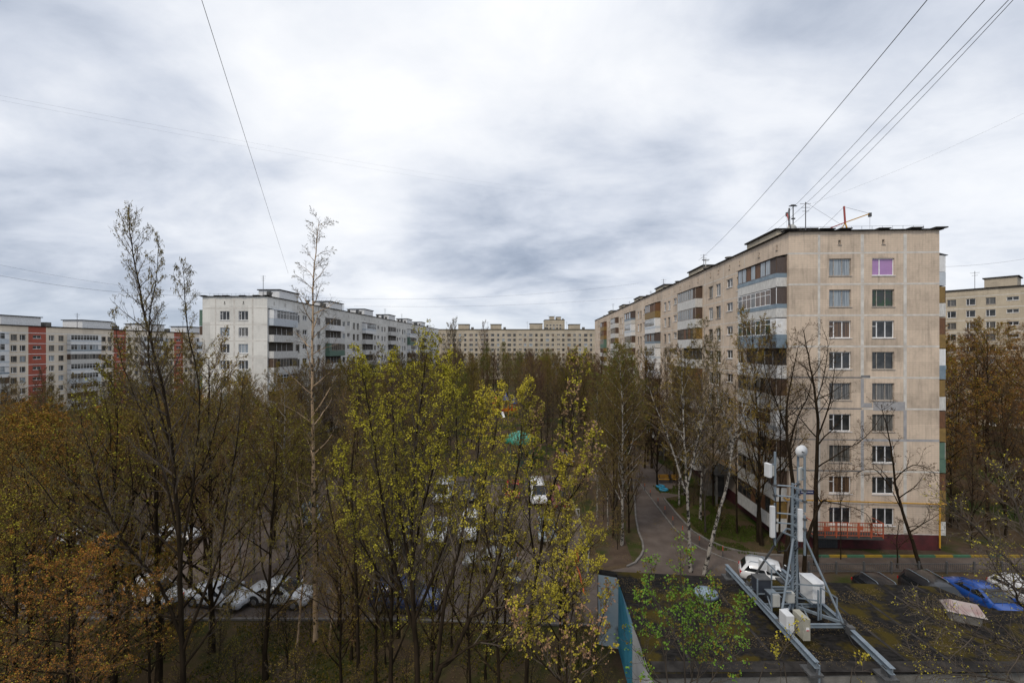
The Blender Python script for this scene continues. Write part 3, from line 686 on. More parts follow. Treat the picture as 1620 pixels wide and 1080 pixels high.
cable('fine guy wire running down right from the roof mast', (W3(1274,320,41), W3(1335,358,41)), .01, 'wire', 0)
cable('faint wire crossing the right sky above the roof hoist', (W3(1285,322,60), W3(1680,150,45)), .007, 'wire', .5)
cable('thin wire leaving the right edge above the ochre block', (W3(1492,422,60), W3(1680,398,60)), .016, 'wire', .4)

# ------------------------------------------------------------------ cars
def car(loc, rz, color, label, kind='hatch', rails=False, group='cars parked in the courtyard', cat='car'):
    L, Wd, H = {'hatch': (4.2,.87,1.48), 'sedan': (4.5,.88,1.45), 'suv': (4.6,.93,1.72), 'wagon': (4.5,.87,1.52), 'van': (4.9,.96,2.0)}[kind]
    r = empty('parked_car', (loc[0], loc[1], .014), rz, label, cat, group)
    cm = bpy.data.materials.get('paint_%s' % (color,)) or mat('paint_%s' % (color,), color, None, .3)
    cm.node_tree.nodes['Principled BSDF'].inputs['Coat Weight'].default_value = .5
    b = MB().mat(cm); b.smooth = True; h = L/2
    hood = {'hatch': .30, 'sedan': .29, 'suv': .31, 'wagon': .29, 'van': .2}[kind]; bt = .92 if kind not in ('suv','van') else 1.05
    # lower body stations: x, z bottom, belt z, half width
    xs = [(-h, .42, bt-.18, Wd*.82), (-h+.08, .30, bt-.02, Wd*.93), (-h+.5, .22, bt+.02, Wd*.99), (-h*.4, .2, bt, Wd), (0, .2, bt-.01, Wd), (h*.35, .2, bt-.02, Wd), (h-L*hood*.85, .2, bt-.03, Wd), (h-.5, .22, bt-.09, Wd*.98), (h-.12, .27, bt-.17, Wd*.92), (h-.02, .36, bt-.30, Wd*.82)]
    if kind == 'sedan': xs[1] = (-h+.08,.30,bt,Wd*.93)
    ring = lambda x, z0, z1, w: [(x,-w*.86,z0),(x,-w,z0+.16),(x,-w,(z0+z1)/2+.08),(x,-w*.96,z1-.05),(x,-w*.86,z1),(x,0,z1+.035),(x,w*.86,z1),(x,w*.96,z1-.05),(x,w,(z0+z1)/2+.08),(x,w,z0+.16),(x,w*.86,z0)]
    n = 11; base = 0
    for s_ in xs: b.v.extend(ring(*s_))
    for i in range(len(xs)-1):
        for j in range(n): j2 = (j+1) % n; b.face((i*n+j, (i+1)*n+j, (i+1)*n+j2, i*n+j2))
    b.face(tuple(range(n))); b.face(tuple(range((len(xs)-1)*n+n-1, (len(xs)-1)*n-1, -1)))
    # cabin
    xr0, xr1, xf1, xf0 = {'hatch': (-h+.12,-h+.55,.25,h-L*hood*.86), 'sedan': (-h+.75,-h+1.35,.2,h-L*hood*.86), 'suv': (-h+.1,-h+.4,.35,h-L*hood*.85), 'wagon': (-h+.1,-h+.5,.3,h-L*hood*.86), 'van': (-h+.03,-h+.15,h-1.45,h-.75)}[kind]
    z0 = bt-.03; wr = Wd*.74; wb = Wd*.93; k = len(b.v)
    cab = [(xr0,wb*.93,z0),(xr1,wr*.95,H-.07),(xr1+.35,wr,H),(xf1-.4,wr,H),(xf1,wr*.96,H-.06),(xf0,wb*.93,z0)]
    for (x, w, zt_) in cab:
        b.v.extend([(x,-w,zt_),(x,-w*.55,zt_+.03*(zt_ > 1.2)),(x,0,zt_+.045*(zt_ > 1.2)),(x,w*.55,zt_+.03*(zt_ > 1.2)),(x,w,zt_)])
    for i in range(len(cab)-1):
        for j in range(4): b.face((k+i*5+j, k+(i+1)*5+j, k+(i+1)*5+j+1, k+i*5+j+1))
    kb = len(b.v)   # side walls down to the belt
    for (x, w, zt_) in cab: b.v.extend([(x,-wb,z0-.01),(x,wb,z0-.01)])
    for i in range(len(cab)-1):
        b.face((kb+2*i, kb+2*i+2, k+(i+1)*5, k+i*5)); b.face((kb+2*i+1, k+i*5+4, k+(i+1)*5+4, kb+2*i+3))
    b.build('body', r)
    g_ = M['glass_car']
    def quad(name, pts):
        q = MB().mat(g_); q.poly(pts); q.build(name, r)
    def lerp3(a, c, t): return tuple(a[i]+(c[i]-a[i])*t for i in range(3))
    e = .012; dx, dz = xf0-xf1, (H-.06)-z0; nl = math.hypot(dx, dz); nx, nz = dz/nl*e*1.5, dx/nl*e*1.5
    A = [(xf0,-wb*.93,z0),(xf0,wb*.93,z0),(xf1,wr*.96,H-.06),(xf1,-wr*.96,H-.06)]
    ins = lambda P, a_, c_: [lerp3(lerp3(P[0],P[1],a_),lerp3(P[3],P[2],a_),c_), lerp3(lerp3(P[0],P[1],1-a_),lerp3(P[3],P[2],1-a_),c_), lerp3(lerp3(P[0],P[1],1-a_),lerp3(P[3],P[2],1-a_),1-c_), lerp3(lerp3(P[0],P[1],a_),lerp3(P[3],P[2],a_),1-c_)]
    bulge = .03
    ws = ins(A, .05, .05); quad('windscreen', [(p[0]+nx+bulge*.5, p[1], p[2]+nz+bulge*.6) for p in ws])
    B_ = [(xr0,wb*.93,z0),(xr0,-wb*.93,z0),(xr1,-wr*.95,H-.07),(xr1,wr*.95,H-.07)]
    rw = ins(B_, .08, .12); quad('rear_window', [(p[0]-.03, p[1], p[2]+.035) for p in rw])
    for sy in (-1, 1):
        q = MB().mat(g_)
        ym = lambda x, t: sy*((wb + (wr-wb)*t)+e)
        for (a0, a1) in ((.02, .49), (.52, 1.0)):
            def pt(u, t):
                xb = xr0+.12+(xf0-xr0-.3)*u; xt = xr1+.1+(xf1-xr1-.2)*u; x = xb+(xt-xb)*t; return (x, ym(x, t), z0+.05+(H-.16-z0-.05)*t)
            P = [pt(a0,.02), pt(a1,.02), pt(a1,1), pt(a0,1)]
            if kind == 'van' and a0 < .5: continue
            q.poly(P if sy < 0 else P[::-1])
        q.build('side_window', r)
        d = MB().mat(M['plastic']); d.box((-h+.5,sy*(Wd+.004)-.012,.2),(h-.5,sy*(Wd+.004)+.012,.34)); d.build('sill', r)
        mi = MB().mat(cm); mi.box((xf0-.35,sy*(wb+.12)-.09,z0+.03),(xf0-.22,sy*(wb+.12)+.09,z0+.18)); mi.build('door_mirror', r)
        hl = MB().mat(M['lamp_clear']); hl.box((h-.32,sy*Wd*.72-.15,bt-.33),(h-.04,sy*Wd*.72+.13,bt-.20)); hl.build('headlight', r)
        tl = MB().mat(M['lamp_red']); tl.box((-h+.0,sy*Wd*.76-.13,bt-.26),(-h+.22,sy*Wd*.76+.14,bt-.06)); tl.build('tail_light', r)
        if rails:
            rr_ = MB().mat(M['metal']); rr_.tube([(xr1+.1,sy*wr*.9,H-.03),(xr1+.25,sy*wr*.9,H+.07),(xf1-.5,sy*wr*.9,H+.07),(xf1-.35,sy*wr*.9,H-.03)], .022, 6); rr_.build('roof_rail', r)
        for sx in (-h+.82, h-.85):
            w = MB().mat(M['tyre']); w.smooth = True; rad = .33 if kind != 'suv' else .37
            w.tube([(sx,sy*(Wd-.17),rad),(sx,sy*(Wd-.02),rad),(sx,sy*(Wd+.015),rad)], [rad,rad,rad*.92], 18); wo = w.build('wheel', r)
            q = MB().mat(M['rim']); q.tube([(sx,sy*(Wd+.010),rad),(sx,sy*(Wd+.025),rad)], [rad*.62,rad*.55], 12); q.build('rim', wo)
            aa = MB().mat(M['plastic']); aa.tube([(sx,sy*(Wd-.1),rad+.02),(sx,sy*(Wd+.006),rad+.02)], rad+.07, 18); aa.build('wheel_arch', r)
    pl = MB().mat(M['plate']); pl.box((-h-.012,-.26,.52),(-h+.05,.26,.63)).box((h-.05,-.26,.42),(h+.012,.26,.53)); pl.build('number_plate', r)
    bp = MB().mat(M['plastic']); bp.box((-h-.005,-Wd*.7,.3),(-h+.1,Wd*.7,.42)).box((h-.12,-Wd*.62,.3),(h-.0,Wd*.62,.42)); bp.build('bumper_trim', r)
    return r
WHITE = (.60,.61,.62); BLACK = (.008,.008,.010); 
D_ = math.radians
car((19.1,32.3), D_(-24), WHITE, 'white estate car with roof rails and red tail light behind the antenna frame', 'wagon', True, 'cars parked by the garage', 'car')
car((24.9,29.3), D_(-92), BLACK, 'black estate car behind the garage roof, leftmost of the row by the fence', 'wagon', True, 'cars parked by the garage')
car((28.2,29.2), D_(-92), (.012,.012,.014), 'black off-roader with silver roof rails beside the blue car behind the garage', 'suv', True, 'cars parked by the garage')
car((31.4,29.3), D_(-91), (.008,.06,.28), 'bright blue saloon car parked beside the garage roof at right', 'sedan', False, 'cars parked by the garage')
car((34.6,29.5), D_(-91), WHITE, 'white car right of the bright blue car at the right edge', 'hatch', False, 'cars parked by the garage')
cars = [((-15.6,30.0),-8,WHITE,'sedan','white saloon with dark windscreen facing right beside the birch trunk'),
 ((-19.6,29.8),-14,(.55,.57,.6),'sedan','silver-white saloon seen through the catkin tree, left of the white saloon'),
 ((-24.2,30.0),-20,WHITE,'hatch','white hatchback behind the left limb of the catkin tree'),
 ((-7.0,29.4),-5,(.008,.035,.13),'suv','dark blue off-roader under the yellow maple near the lawn kerb'),
 ((-9.9,38.2),-95,WHITE,'hatch','white hatchback facing the camera left of the other white cars in the lot'),
 ((-6.6,40.5),-92,WHITE,'sedan','white saloon in the middle of the car park, second of the white row'),
 ((-3.9,41.0),-92,WHITE,'suv','white off-roader facing the camera beside the black van'),
 ((-1.0,40.3),-92,BLACK,'van','black van parked right of the white off-roader'),
 ((-1.7,34.6),175,(.18,.19,.20),'hatch','grey hatchback standing sideways in the middle of the car park'),
 ((-7.8,50.6),-90,WHITE,'van','white van in the rear row of the car park behind the maple crown'),
 ((-4.6,50.8),-90,(.03,.035,.04),'hatch','dark hatchback in the rear row beside the white van'),
 ((.1,51.5),-90,(.50,.03,.035),'hatch','bright red hatchback in the rear row of the car park'),
 ((2.9,50.2),-88,(.68,.69,.70),'van','white minibus right of the bright red hatchback'),
 ((5.2,48.6),-90,(.16,.012,.016),'suv','dark red off-roader facing the camera at the right end of the rear row'),
 ((3.2,40.6),-92,(.16,.20,.23),'sedan','blue-grey saloon at the right side of the car park'),
 ((-30,39.5),-5,(.6,.62,.65),'sedan','silver car hidden behind the upper limbs of the catkin tree'),
 ((-37,38.5),-5,WHITE,'hatch','white car far left showing through the orange trees'),
 ((7.8,66),-80,(.12,.02,.025),'suv','maroon car standing beyond the path near the birches'),
 ((-20,44),-60,(.12,.16,.20),'hatch','dark blue-grey car left of the car park behind the tan birch')]
for (l, a, c, k, lb) in cars: car(l, D_(a), c, lb, k)
# motorbike
r = empty('motorbike', (.5,31.2,.014), D_(170), 'small dark motorbike standing alone on the near side of the car park', 'motorbike')
for x in (-.65, .68):
    a = MB().mat(M['tyre']); a.tube([(x,-.06,.31),(x,.06,.31)], .31, 18); w = a.build('wheel', r); a = MB().mat(M['rim']); a.tube([(x,-.07,.31),(x,.07,.31)], .17, 12); a.build('rim', w)
a = MB().mat(M['steel_dark']); a.bar((-.65,0,.31),(.1,0,.5),.09); a.bar((.68,.0,.31),(.45,0,.95),.09); a.box((-.2,-.16,.3),(.3,.16,.65)); a.build('frame', r)
a = MB().mat(mat('grey_paint',(.25,.27,.29),None,.3)); a.tube([(-.1,0,.8),(.12,0,.88),(.42,0,.82)], [.1,.17,.1], 10); a.build('fuel_tank', r)
a = MB().mat(M['plastic']); a.tube([(-.75,0,.85),(-.4,0,.78),(-.08,0,.8)], [.06,.13,.1], 8); a.build('seat', r)
a = MB().mat(M['steel_dark']); a.bar((.42,-.36,1.0),(.42,.36,1.0),.035); a.build('handlebar', r)

# ------------------------------------------------------------------ garage
ZR = 4.2
bL = G(945,900,ZR); c1 = G(976,905,ZR); c2 = G(1309,921.5,ZR); c3 = G(1480,928,ZR); c4 = G(1571,965.5,ZR); c5 = Vector((29,21.6,ZR))
n0 = G(1038,1080,ZR); nearY = 17.7
nl_ = Vector((c1.x + (n0.x-c1.x)*(c1.y-nearY)/(c1.y-n0.y), nearY, ZR))
roofp = [Vector((bL.x, bL.y-.3, ZR)), Vector((c1.x, c1.y-.32, ZR)), nl_, Vector((14.6,17.9,ZR)), Vector((29,18.2,ZR)), c5, c4, c3, c2, Vector((c1.x, c1.y+.05, ZR)), bL]
ge = empty('garage', (12,21,0), 0, 'low flat roofed garage with mossy black felt roof and blue painted side wall', 'garage')
off = Vector((12,21,0))
b = MB().mat(M['concrete']); n = len(roofp)
def prism(b, P, z0, z1, inset=0, top=True):
    P = [Vector(p) for p in P]; c = sum(P, Vector())/len(P)
    for i in range(len(P)):
        p, q = P[i], P[(i+1) % len(P)]; b.poly([(p.x,p.y,z0),(q.x,q.y,z0),(q.x,q.y,z1),(p.x,p.y,z1)])
    if top: b.poly([(p.x,p.y,z1) for p in P])
wl = roofp
for i in range(n):
    p, q = wl[i], wl[(i+1) % n]
    b.mat(M['garage_blue'] if i == 0 else M['concrete'])
    if i == 1:
        # painted side wall: blue, pale-blue and white bands of the mural
        m_ = [(0,.18,'mural_blue'),(.18,.42,'mural_pale'),(.42,1,'mural_white')]
        hgt = [(0,.0),(1,0)]
        K = 14
        for j in range(K):
            t0, t1 = j/K, (j+1)/K; a0 = p.lerp(q, t0); a1 = p.lerp(q, t1)
            w0, w1 = max(0, 1.75-2.6*t0), max(0, 1.75-2.6*t1)       # lower edge of white grows from top
            zb0, zb1 = ZR-.15-1.1*min(1, 1.6*t0+.0), ZR-.15-1.1*min(1, 1.6*t1)
            if t0 < .5:
                b.mat(M['mural_pale']); b.poly([(a0.x,a0.y,zb0),(a1.x,a1.y,zb1),(a1.x,a1.y,ZR-.15),(a0.x,a0.y,ZR-.15)])
                b.mat(M['mural_blue']); b.poly([(a0.x,a0.y,0),(a1.x,a1.y,0),(a1.x,a1.y,zb1),(a0.x,a0.y,zb0)])
            else:
                b.mat(M['mural_white']); b.poly([(a0.x,a0.y,0),(a1.x,a1.y,0),(a1.x,a1.y,ZR-.15),(a0.x,a0.y,ZR-.15)])
        continue
    zlo = 0
    b.poly([(p.x,p.y,zlo),(q.x,q.y,zlo),(q.x,q.y,ZR-.15),(p.x,p.y,ZR-.15)])
b.build('wall', ge, off)
b = MB().mat(M['roof_edge']); P2 = []
cc = Vector((15,21.5,ZR))
for p in roofp:
    d = (p-cc); d.z = 0; P2.append(p + Vector((math.copysign(.06, d.x), math.copysign(.06, d.y), 0)))
for i in range(n):
    p, q = P2[i], P2[(i+1) % n]; b.poly([(p.x,p.y,ZR-.17),(q.x,q.y,ZR-.17),(q.x,q.y,ZR),(p.x,p.y,ZR)])
b.mat(M['roof_garage']); b.poly([tuple(p) for p in P2]); b.build('roof', ge, off)
b = MB().mat(M['roof_edge'])             # felt strip along the near edge and patch under the frame
[b.box((x_-.07,18.4,ZR+.003),(x_+.07,24.2,ZR+.011)) for x_ in (7.4,9.3,11.0,16.4,18.2,20.1,22.0)]; b.box((nl_.x+.1,17.75,ZR+.004),(28.8,18.35,ZR+.02)); b.box((11.4,24.3,ZR+.004),(12.7,25.2,ZR+.03)); b.build('felt_strip', ge, off)
# litter on the roof
lb = MB().mat(M['tan_leaf']); R = random.Random(2)
for i in range(16000):
    x, y = R.uniform(6, 28), R.uniform(17.9, 25)
    if noise.noise(Vector((x*.35, y*.8, 3))) + .25*noise.noise(Vector((x*1.7,y*2,1))) < .03: continue
    if y > 25.6-(x-6)*.12 or (x > 23.5 and y > 23.4-(x-23.5)*.8): continue
    s_ = R.uniform(.016,.036); an = R.uniform(0, 6.3); dx, dy = math.cos(an)*s_, math.sin(an)*s_; zz = ZR+.012
    lb.poly([(x-dx,y-dy,zz),(x+dy*.6,y-dx*.6,zz+.01),(x+dx,y+dy,zz+.015),(x-dy*.6,y+dx*.6,zz+.01)])
tag(lb.build('fallen_leaves'), 'tan fallen leaves scattered over the mossy garage roof', 'leaves', kind='stuff')
r = empty('roof_vent', G(1117,950,ZR), .3, 'round blue-grey metal roof vent on the left of the garage roof', 'roof vent')
a = MB().mat(M['concrete']); a.disc((0,0,0), .38, .35, 16); a.build('collar', r)
a = MB().mat(M['bluegrey']); a.smooth = True; a.tube([(0,0,.36),(0,0,.5),(0,0,.62)], [.62,.55,.12], 20); a.build('cap', r)
r = empty('roof_vent', G(1523,978,ZR), -.5, 'boxy grey and rusty pink roof hatch on the right of the garage roof', 'roof vent')
a = MB().mat(M['concrete']); a.box((-.55,-.45,0),(.55,.45,.42)); a.build('curb', r, bevel=.01)
a = MB().mat(mat('rusty_pink_sheet', (.24,.15,.14), (.33,.3,.28), .7, 2.5, bump=.3)); a.poly([(-.7,-.55,.45),(.7,-.55,.45),(.5,0,.82),(-.5,0,.82)]); a.poly([(.7,.55,.45),(-.7,.55,.45),(-.5,0,.82),(.5,0,.82)]); a.poly([(-.7,.55,.45),(-.7,-.55,.45),(-.5,0,.82)]); a.poly([(.7,-.55,.45),(.7,.55,.45),(.5,0,.82)]); a.poly([(-.7,-.55,.45),(-.7,.55,.45),(.7,.55,.45),(.7,-.55,.45)]); a.build('lid', r)

# ------------------------------------------------------------------ antenna mast on its frame
MO = Vector((13.6, 21.3, ZR)); mr_ = empty('antenna_mast', MO, 0, 'galvanised telecom mast with panel antennas and white dish standing on the garage roof', 'antenna mast')
def part(name, fn, m='metal', parent=None, bevel=0):
    b = MB().mat(M[m]); fn(b)
    o = link(name, b.mesh(name, MO), parent or mr_)
    if bevel: q = o.modifiers.new('bevel', 'BEVEL'); q.width = bevel; q.segments = 2
    return o
ZB = 4.72
def ibeam(b, p, q, w=.16, h=.2):
    p = Vector(p); q = Vector(q); up = Vector((0,0,h/2)); b.bar(p+up, q+up, w, .02); b.bar(p-up, q-up, w, .02); b.bar(p, q, .03, h-.02)
part('base_beam', lambda b: ibeam(b, (12.25,25.3,ZB), (12.0,17.4,ZB), .18, .24))
part('base_beam', lambda b: ibeam(b, (15.1,24.8,ZB), (14.98,19.6,ZB), .18, .24))
part('base_beam', lambda b: ibeam(b, (14.99,19.75,ZB-.03), (14.72,17.1,ZB-.03), .2, .24))
part('splice_plate', lambda b: b.box((14.84,19.45,ZB-.17),(15.12,19.7,ZB+.17)), 'steel_dark')
for (x, y) in ((12.02,17.75),(12.24,25.0),(14.78,17.5),(15.1,24.6)):
    part('support_pad', lambda b: (b.box((x-.28,y-.32,ZR+.006),(x+.28,y+.32,ZR+.1)), b.box((x-.1,y-.12,ZR+.101),(x+.1,y+.12,ZB-.13))), 'steel_dark')
part('cross_beam', lambda b: ibeam(b, (12.16,19.9,ZB+.0), (14.9,19.9,ZB+.0), .1, .14))
part('cross_beam', lambda b: ibeam(b, (12.28,23.0,ZB), (15.0,23.0,ZB), .1, .14))
part('cross_beam', lambda b: ibeam(b, (12.2,21.5,ZB-.02), (15.0,21.5,ZB-.02), .1, .14))
part('cross_beam', lambda b: (b.bar((13.5,21.4,ZB+.06),(14.9,20.05,ZB+.06),.09,.12)))
part('cross_beam', lambda b: (b.bar((13.5,21.4,ZB+.06),(12.2,20.0,ZB+.06),.09,.12)))
P1, P2_, P3 = Vector((13.38,21.1,0)), Vector((13.62,21.15,0)), Vector((13.52,21.38,0))
up = lambda p, z: Vector((p.x, p.y, z))
part('mast_leg', lambda b: b.tube([up(P1,ZB), up(P1,10.75)], .055, 10))
part('mast_leg', lambda b: b.tube([up(P2_,ZB), up(P2_,10.4)], .045, 10))
part('mast_leg', lambda b: b.tube([up(P3,ZB), up(P3,10.4)], .045, 10))
def lattice(b):
    z = 4.9
    while z < 10.3:
        for a, c in ((P1,P2_),(P2_,P3),(P3,P1)): b.tube([up(a,z), up(c,z)], .014, 5)
        for a, c in ((P1,P2_),(P2_,P3)): b.tube([up(a,z), up(c,z+.3)], .012, 5)
        z += .3
part('lattice', lattice)
part('cable_run', lambda b: [b.tube([up(P3+Vector((.05*i-.02,-.09,0)), 4.8), up(P3+Vector((.05*i-.02,-.09,0)), 9.8+.2*i)], .024, 6) for i in range(5)], 'cable')
A_L, A_R, A_B = Vector((12.66,21.3,0)), Vector((13.56,20.5,0)), Vector((13.9,21.5,0))
part('antenna_pipe', lambda b: b.tube([up(A_L,9.85), up(A_L,12.2)], .055, 10))
part('antenna_pipe', lambda b: b.tube([up(A_L,7.7), up(A_L,9.72)], .05, 10))
part('antenna_pipe', lambda b: b.tube([up(A_R,9.6), up(A_R,12.17)], .055, 10))
part('antenna_pipe', lambda b: b.tube([up(A_R,7.6), up(A_R,9.45)], .05, 10))
part('antenna_pipe', lambda b: b.tube([up(A_B,8.6), up(A_B,12.2)], .055, 10))
for z in (10.6,10.1,9.27,8.81):
    part('arm', lambda b: (b.tube([up(P1,z), up(A_L,z)], .035, 8)))
    part('arm', lambda b: (b.bar(up(P1,z-.02), up(A_R,z-.02), .06,.08)))
    part('arm', lambda b: (b.tube([up(P3,z), up(A_B,z)], .035, 8)))
ring = [(13.05,21.3),(13.3,20.75),(13.75,20.85),(13.95,21.3),(13.5,21.75)]
part('brace_ring', lambda b: [b.bar((*ring[i],8.33),(*ring[(i+1)%5],8.33),.06) for i in range(5)])
for a, c in (((13.3,20.9,8.3),(12.14,20.05,ZB)), ((13.8,20.9,8.3),(14.92,19.85,ZB)), ((13.05,21.35,8.3),(12.3,23.1,ZB)), ((13.8,21.6,8.3),(15.0,23.1,ZB))):
    part('brace', lambda b: b.tube([a, c], .05, 8), 'metal' if a[1] < 21.2 or a[0] > 13.5 else 'steel_dark')
part('tie', lambda b: (b.bar((12.55,22.3,6.7),(13.4,21.2,5.75),.05), b.bar((13.5,21.2,5.9),(14.35,20.45,6.2),.05), b.bar((12.7,20.4,6.3),(13.4,21.1,6.3),.04)))
def dish(b):
    b.smooth = True; c = Vector((13.9,21.38,12.22)); d = Vector((.12,-1,.05)).normalized()
    b.tube([c-d*.0, c-d*.06+Vector((0,0,0)), c+d*.05, c+d*.13, c+d*.15], [.04,.15,.27,.31,.02], 24)
do = part('dish', dish, 'box_white')
part('feed', lambda b: b.tube([(13.92,21.22,12.22),(13.93,21.1,12.2)], .03, 8), 'steel_dark', do)
part('lightning_rod', lambda b: b.tube([(13.9,21.5,12.2),(13.9,21.5,13.9)], .012, 5), 'steel_dark')
def panel(c, w, d, h, rz, m='box_white', pipe=None):
    o = part('panel_antenna', lambda b: b.box((c[0]-w/2,c[1]-d/2,c[2]-h/2),(c[0]+w/2,c[1]+d/2,c[2]+h/2),rz), m, bevel=.02)
    if pipe is not None:
        part('bracket', lambda b: [b.bar((c[0],c[1],c[2]+s*h*.38),(pipe.x,pipe.y,c[2]+s*h*.38),.05) for s in (-1,1)], 'metal', o)
    return o
panel((12.27,21.2,11.35), .17, .34, .66, .15, 'box_white', A_L); part('radio_unit', lambda b: b.box((12.40,21.22,11.05),(12.58,21.42,11.55)), 'box_grey', bevel=.01)
panel((12.45,21.15,8.9), .2, .16, 1.5, .1, 'box_white', A_L)
panel((13.43,20.62,8.95), .2, .15, 1.5, -.2, 'box_white', A_R)
panel((13.40,20.55,11.35), .26, .09, .62, .5, 'box_grey', A_R)
part('jumper_cable', lambda b: (b.tube([(12.46,21.15,8.15),(12.5,21.1,7.8),(12.7,21.1,7.5),(13.1,21.1,7.55),(13.4,21.25,7.9)], .022, 6), b.tube([(13.45,20.65,8.2),(13.5,20.75,7.9),(13.55,21,7.7),(13.52,21.25,7.3)], .022, 6), b.tube([(12.27,21.3,11.0),(12.5,21.3,10.6),(12.62,21.2,10.0),(12.62,21.2,9.0)], .015, 6)), 'cable')
def cab(name, x0, y0, z0, x1, y1, z1, m, rz=0, door=None):
    o = part(name, lambda b: b.box((x0,y0,z0),(x1,y1,z1),rz), m, bevel=.015)
    return o
o = cab('equipment_cabinet', 14.28,21.0,5.08,14.86,21.95,5.98,'box_white'); part('lid', lambda b: b.box((14.25,20.96,5.981),(14.89,21.99,6.03)), 'box_white', o, .01)
o = cab('equipment_cabinet', 12.22,22.0,5.02,12.9,22.6,5.65,'box_dark'); part('lid', lambda b: b.box((12.2,21.97,5.651),(12.92,22.62,5.69)), 'steel_dark', o)
cab('battery_box', 12.55,21.3,4.85,12.95,22.0,5.2,'box_dark')
part('battery_lid', lambda b: b.box((12.53,21.28,5.201),(12.97,22.02,5.24)), 'metal')
o = cab('junction_box', 12.24,20.75,5.05,12.58,20.95,5.62,'box_grey'); o = cab('junction_box', 12.95,20.8,5.2,13.3,21.05,5.68,'box_grey')
cab('junction_box', 13.0,23.1,5.6,13.35,23.35,6.1,'box_white'); cab('junction_box', 13.4,23.0,5.5,13.7,23.25,5.95,'box_white')
o = cab('junction_box', 12.07,19.45,4.66,12.42,20.0,5.42,'box_white'); o = cab('junction_box', 12.52,19.0,4.62,12.82,19.75,5.55,'box_beige')
part('warning_label', lambda b: b.box((12.62,18.985,5.05),(12.76,18.999,5.2)), 'white', o); part('warning_mark', lambda b: b.box((12.63,18.98,5.06),(12.75,18.986,5.1)), 'lamp_red', o)
for p_ in (A_L, A_R, A_B):
    for z_ in (10.6,10.1,9.27,8.81): part('clamp', lambda b: b.box((p_.x-.075,p_.y-.075,z_-.05),(p_.x+.075,p_.y+.075,z_+.05)), 'steel_dark')
for (x_, y_) in ((12.14,20.05),(14.92,19.85),(12.3,23.1),(15.0,23.1)):
    part('gusset_plate', lambda b: (b.box((x_-.13,y_-.11,ZB+.125),(x_+.13,y_+.11,ZB+.15)), b.box((x_-.02,y_-.1,ZB+.151),(x_+.02,y_+.1,ZB+.3))), 'steel_dark')
part('cable_tray', lambda b: (b.box((13.3,21.6,ZB+.08),(14.3,21.8,ZB+.11)), b.bar((13.5,21.7,ZB+.15),(14.3,21.7,ZB+.15),.06)), 'cable')
cab('small_box', 12.66,20.6,4.95,12.9,20.7,5.05,'box_white')
def racks(b):
    for (x, y, z0, z1) in ((12.14,20.7,ZB,5.75),(12.9,22.0,ZB,6.2),(12.18,21.96,ZB,5.75),(14.05,20.3,ZB,6.1),(14.2,20.35,ZB,6.2),(14.9,20.3,ZB,5.75),(14.2,22.0,ZB,5.2),(14.88,22.0,ZB,5.1)): b.bar((x,y,z0),(x,y,z1),.055)
    for a, c in (((12.14,20.7,5.75),(13.1,20.75,5.75)),((14.2,20.35,6.18),(14.9,20.3,5.75)),((14.05,20.3,5.6),(13.6,21.1,5.3)),((14.2,20.35,5.05),(14.9,22,5.05)),((14.25,21.0,5.04),(14.25,22,5.04)),((12.14,20.7,5.0),(12.9,22.6,5.0)),((12.18,21.96,5.0),(12.9,21.98,5.0)),((12.14,21.9,4.9),(12.14,20.8,4.9)),((13.6,20.3,ZB+.05),(14.05,21.5,ZB+.05))): b.bar(a, c, .05)
part('rack_frame', racks)
part('outrigger', lambda b: (b.bar((12.02,18.9,ZB+.1),(12.15,17.6,ZB-.1),.06), b.tube([(12.15,17.5,ZB-.05),(12.15,17.5,3.0)], .04, 8)), 'metal')
part('loose_cable', lambda b: (b.tube([(12.6,19.6,4.75),(12.9,19.4,4.4),(13.2,19.8,4.3),(13.1,20.6,4.5),(13.5,21.2,4.9)], .02, 6), b.tube([(12.5,21.4,4.85),(12.3,21,4.5),(12.5,20.3,4.4),(12.7,19.8,4.7)], .02, 6), b.tube([(14.9,19.9,4.7),(14.8,19.2,4.35),(14.9,18.2,4.25)], .012, 5)), 'cable')

# ------------------------------------------------------------------ street furniture
fr_ = empty('iron_fence', (22.6,33.7,.0), 0, 'low black iron fence between the parked cars and the street', 'fence')
b = MB().mat(M['steel_dark'])
for i in range(15): b.box((i*2.1-.05,-.05,0),(i*2.1+.05,.05,.95))
b.build('post', fr_)
b = MB().mat(M['steel_dark']); b.box((0,-.02,.2),(29.4,.02,.24)).box((0,-.02,.74),(29.4,.02,.79))
for i in range(196):
    if i % 14: b.box((i*.15-.009,-.012,.24),(i*.15+.009,.012,.74))
b.build('railing', fr_)
bol = None
BP = [(1020,776),(1029,786),(1041,800),(1052,814),(1064.5,831),(1080,847),(1106.5,864),(1143.5,881)]
for i, (px, py) in enumerate(BP):
    p = G(px, py)
    if bol is None:
        bol = empty('bollard', p, 0, 'thin grey and red bollard on the curved kerb beside the road', 'bollard', 'bollards along the curved kerb')
        a = MB().mat(M['steel_dark']); a.tube([(0,0,0),(0,0,.55)], .04, 8); a.build('post', bol)
        a = MB().mat(M['red_rail']); a.tube([(0,0,.55),(0,0,.9)], .042, 8); a.build('painted_top', bol)
    else: c = copy_tree(bol); c.location = p
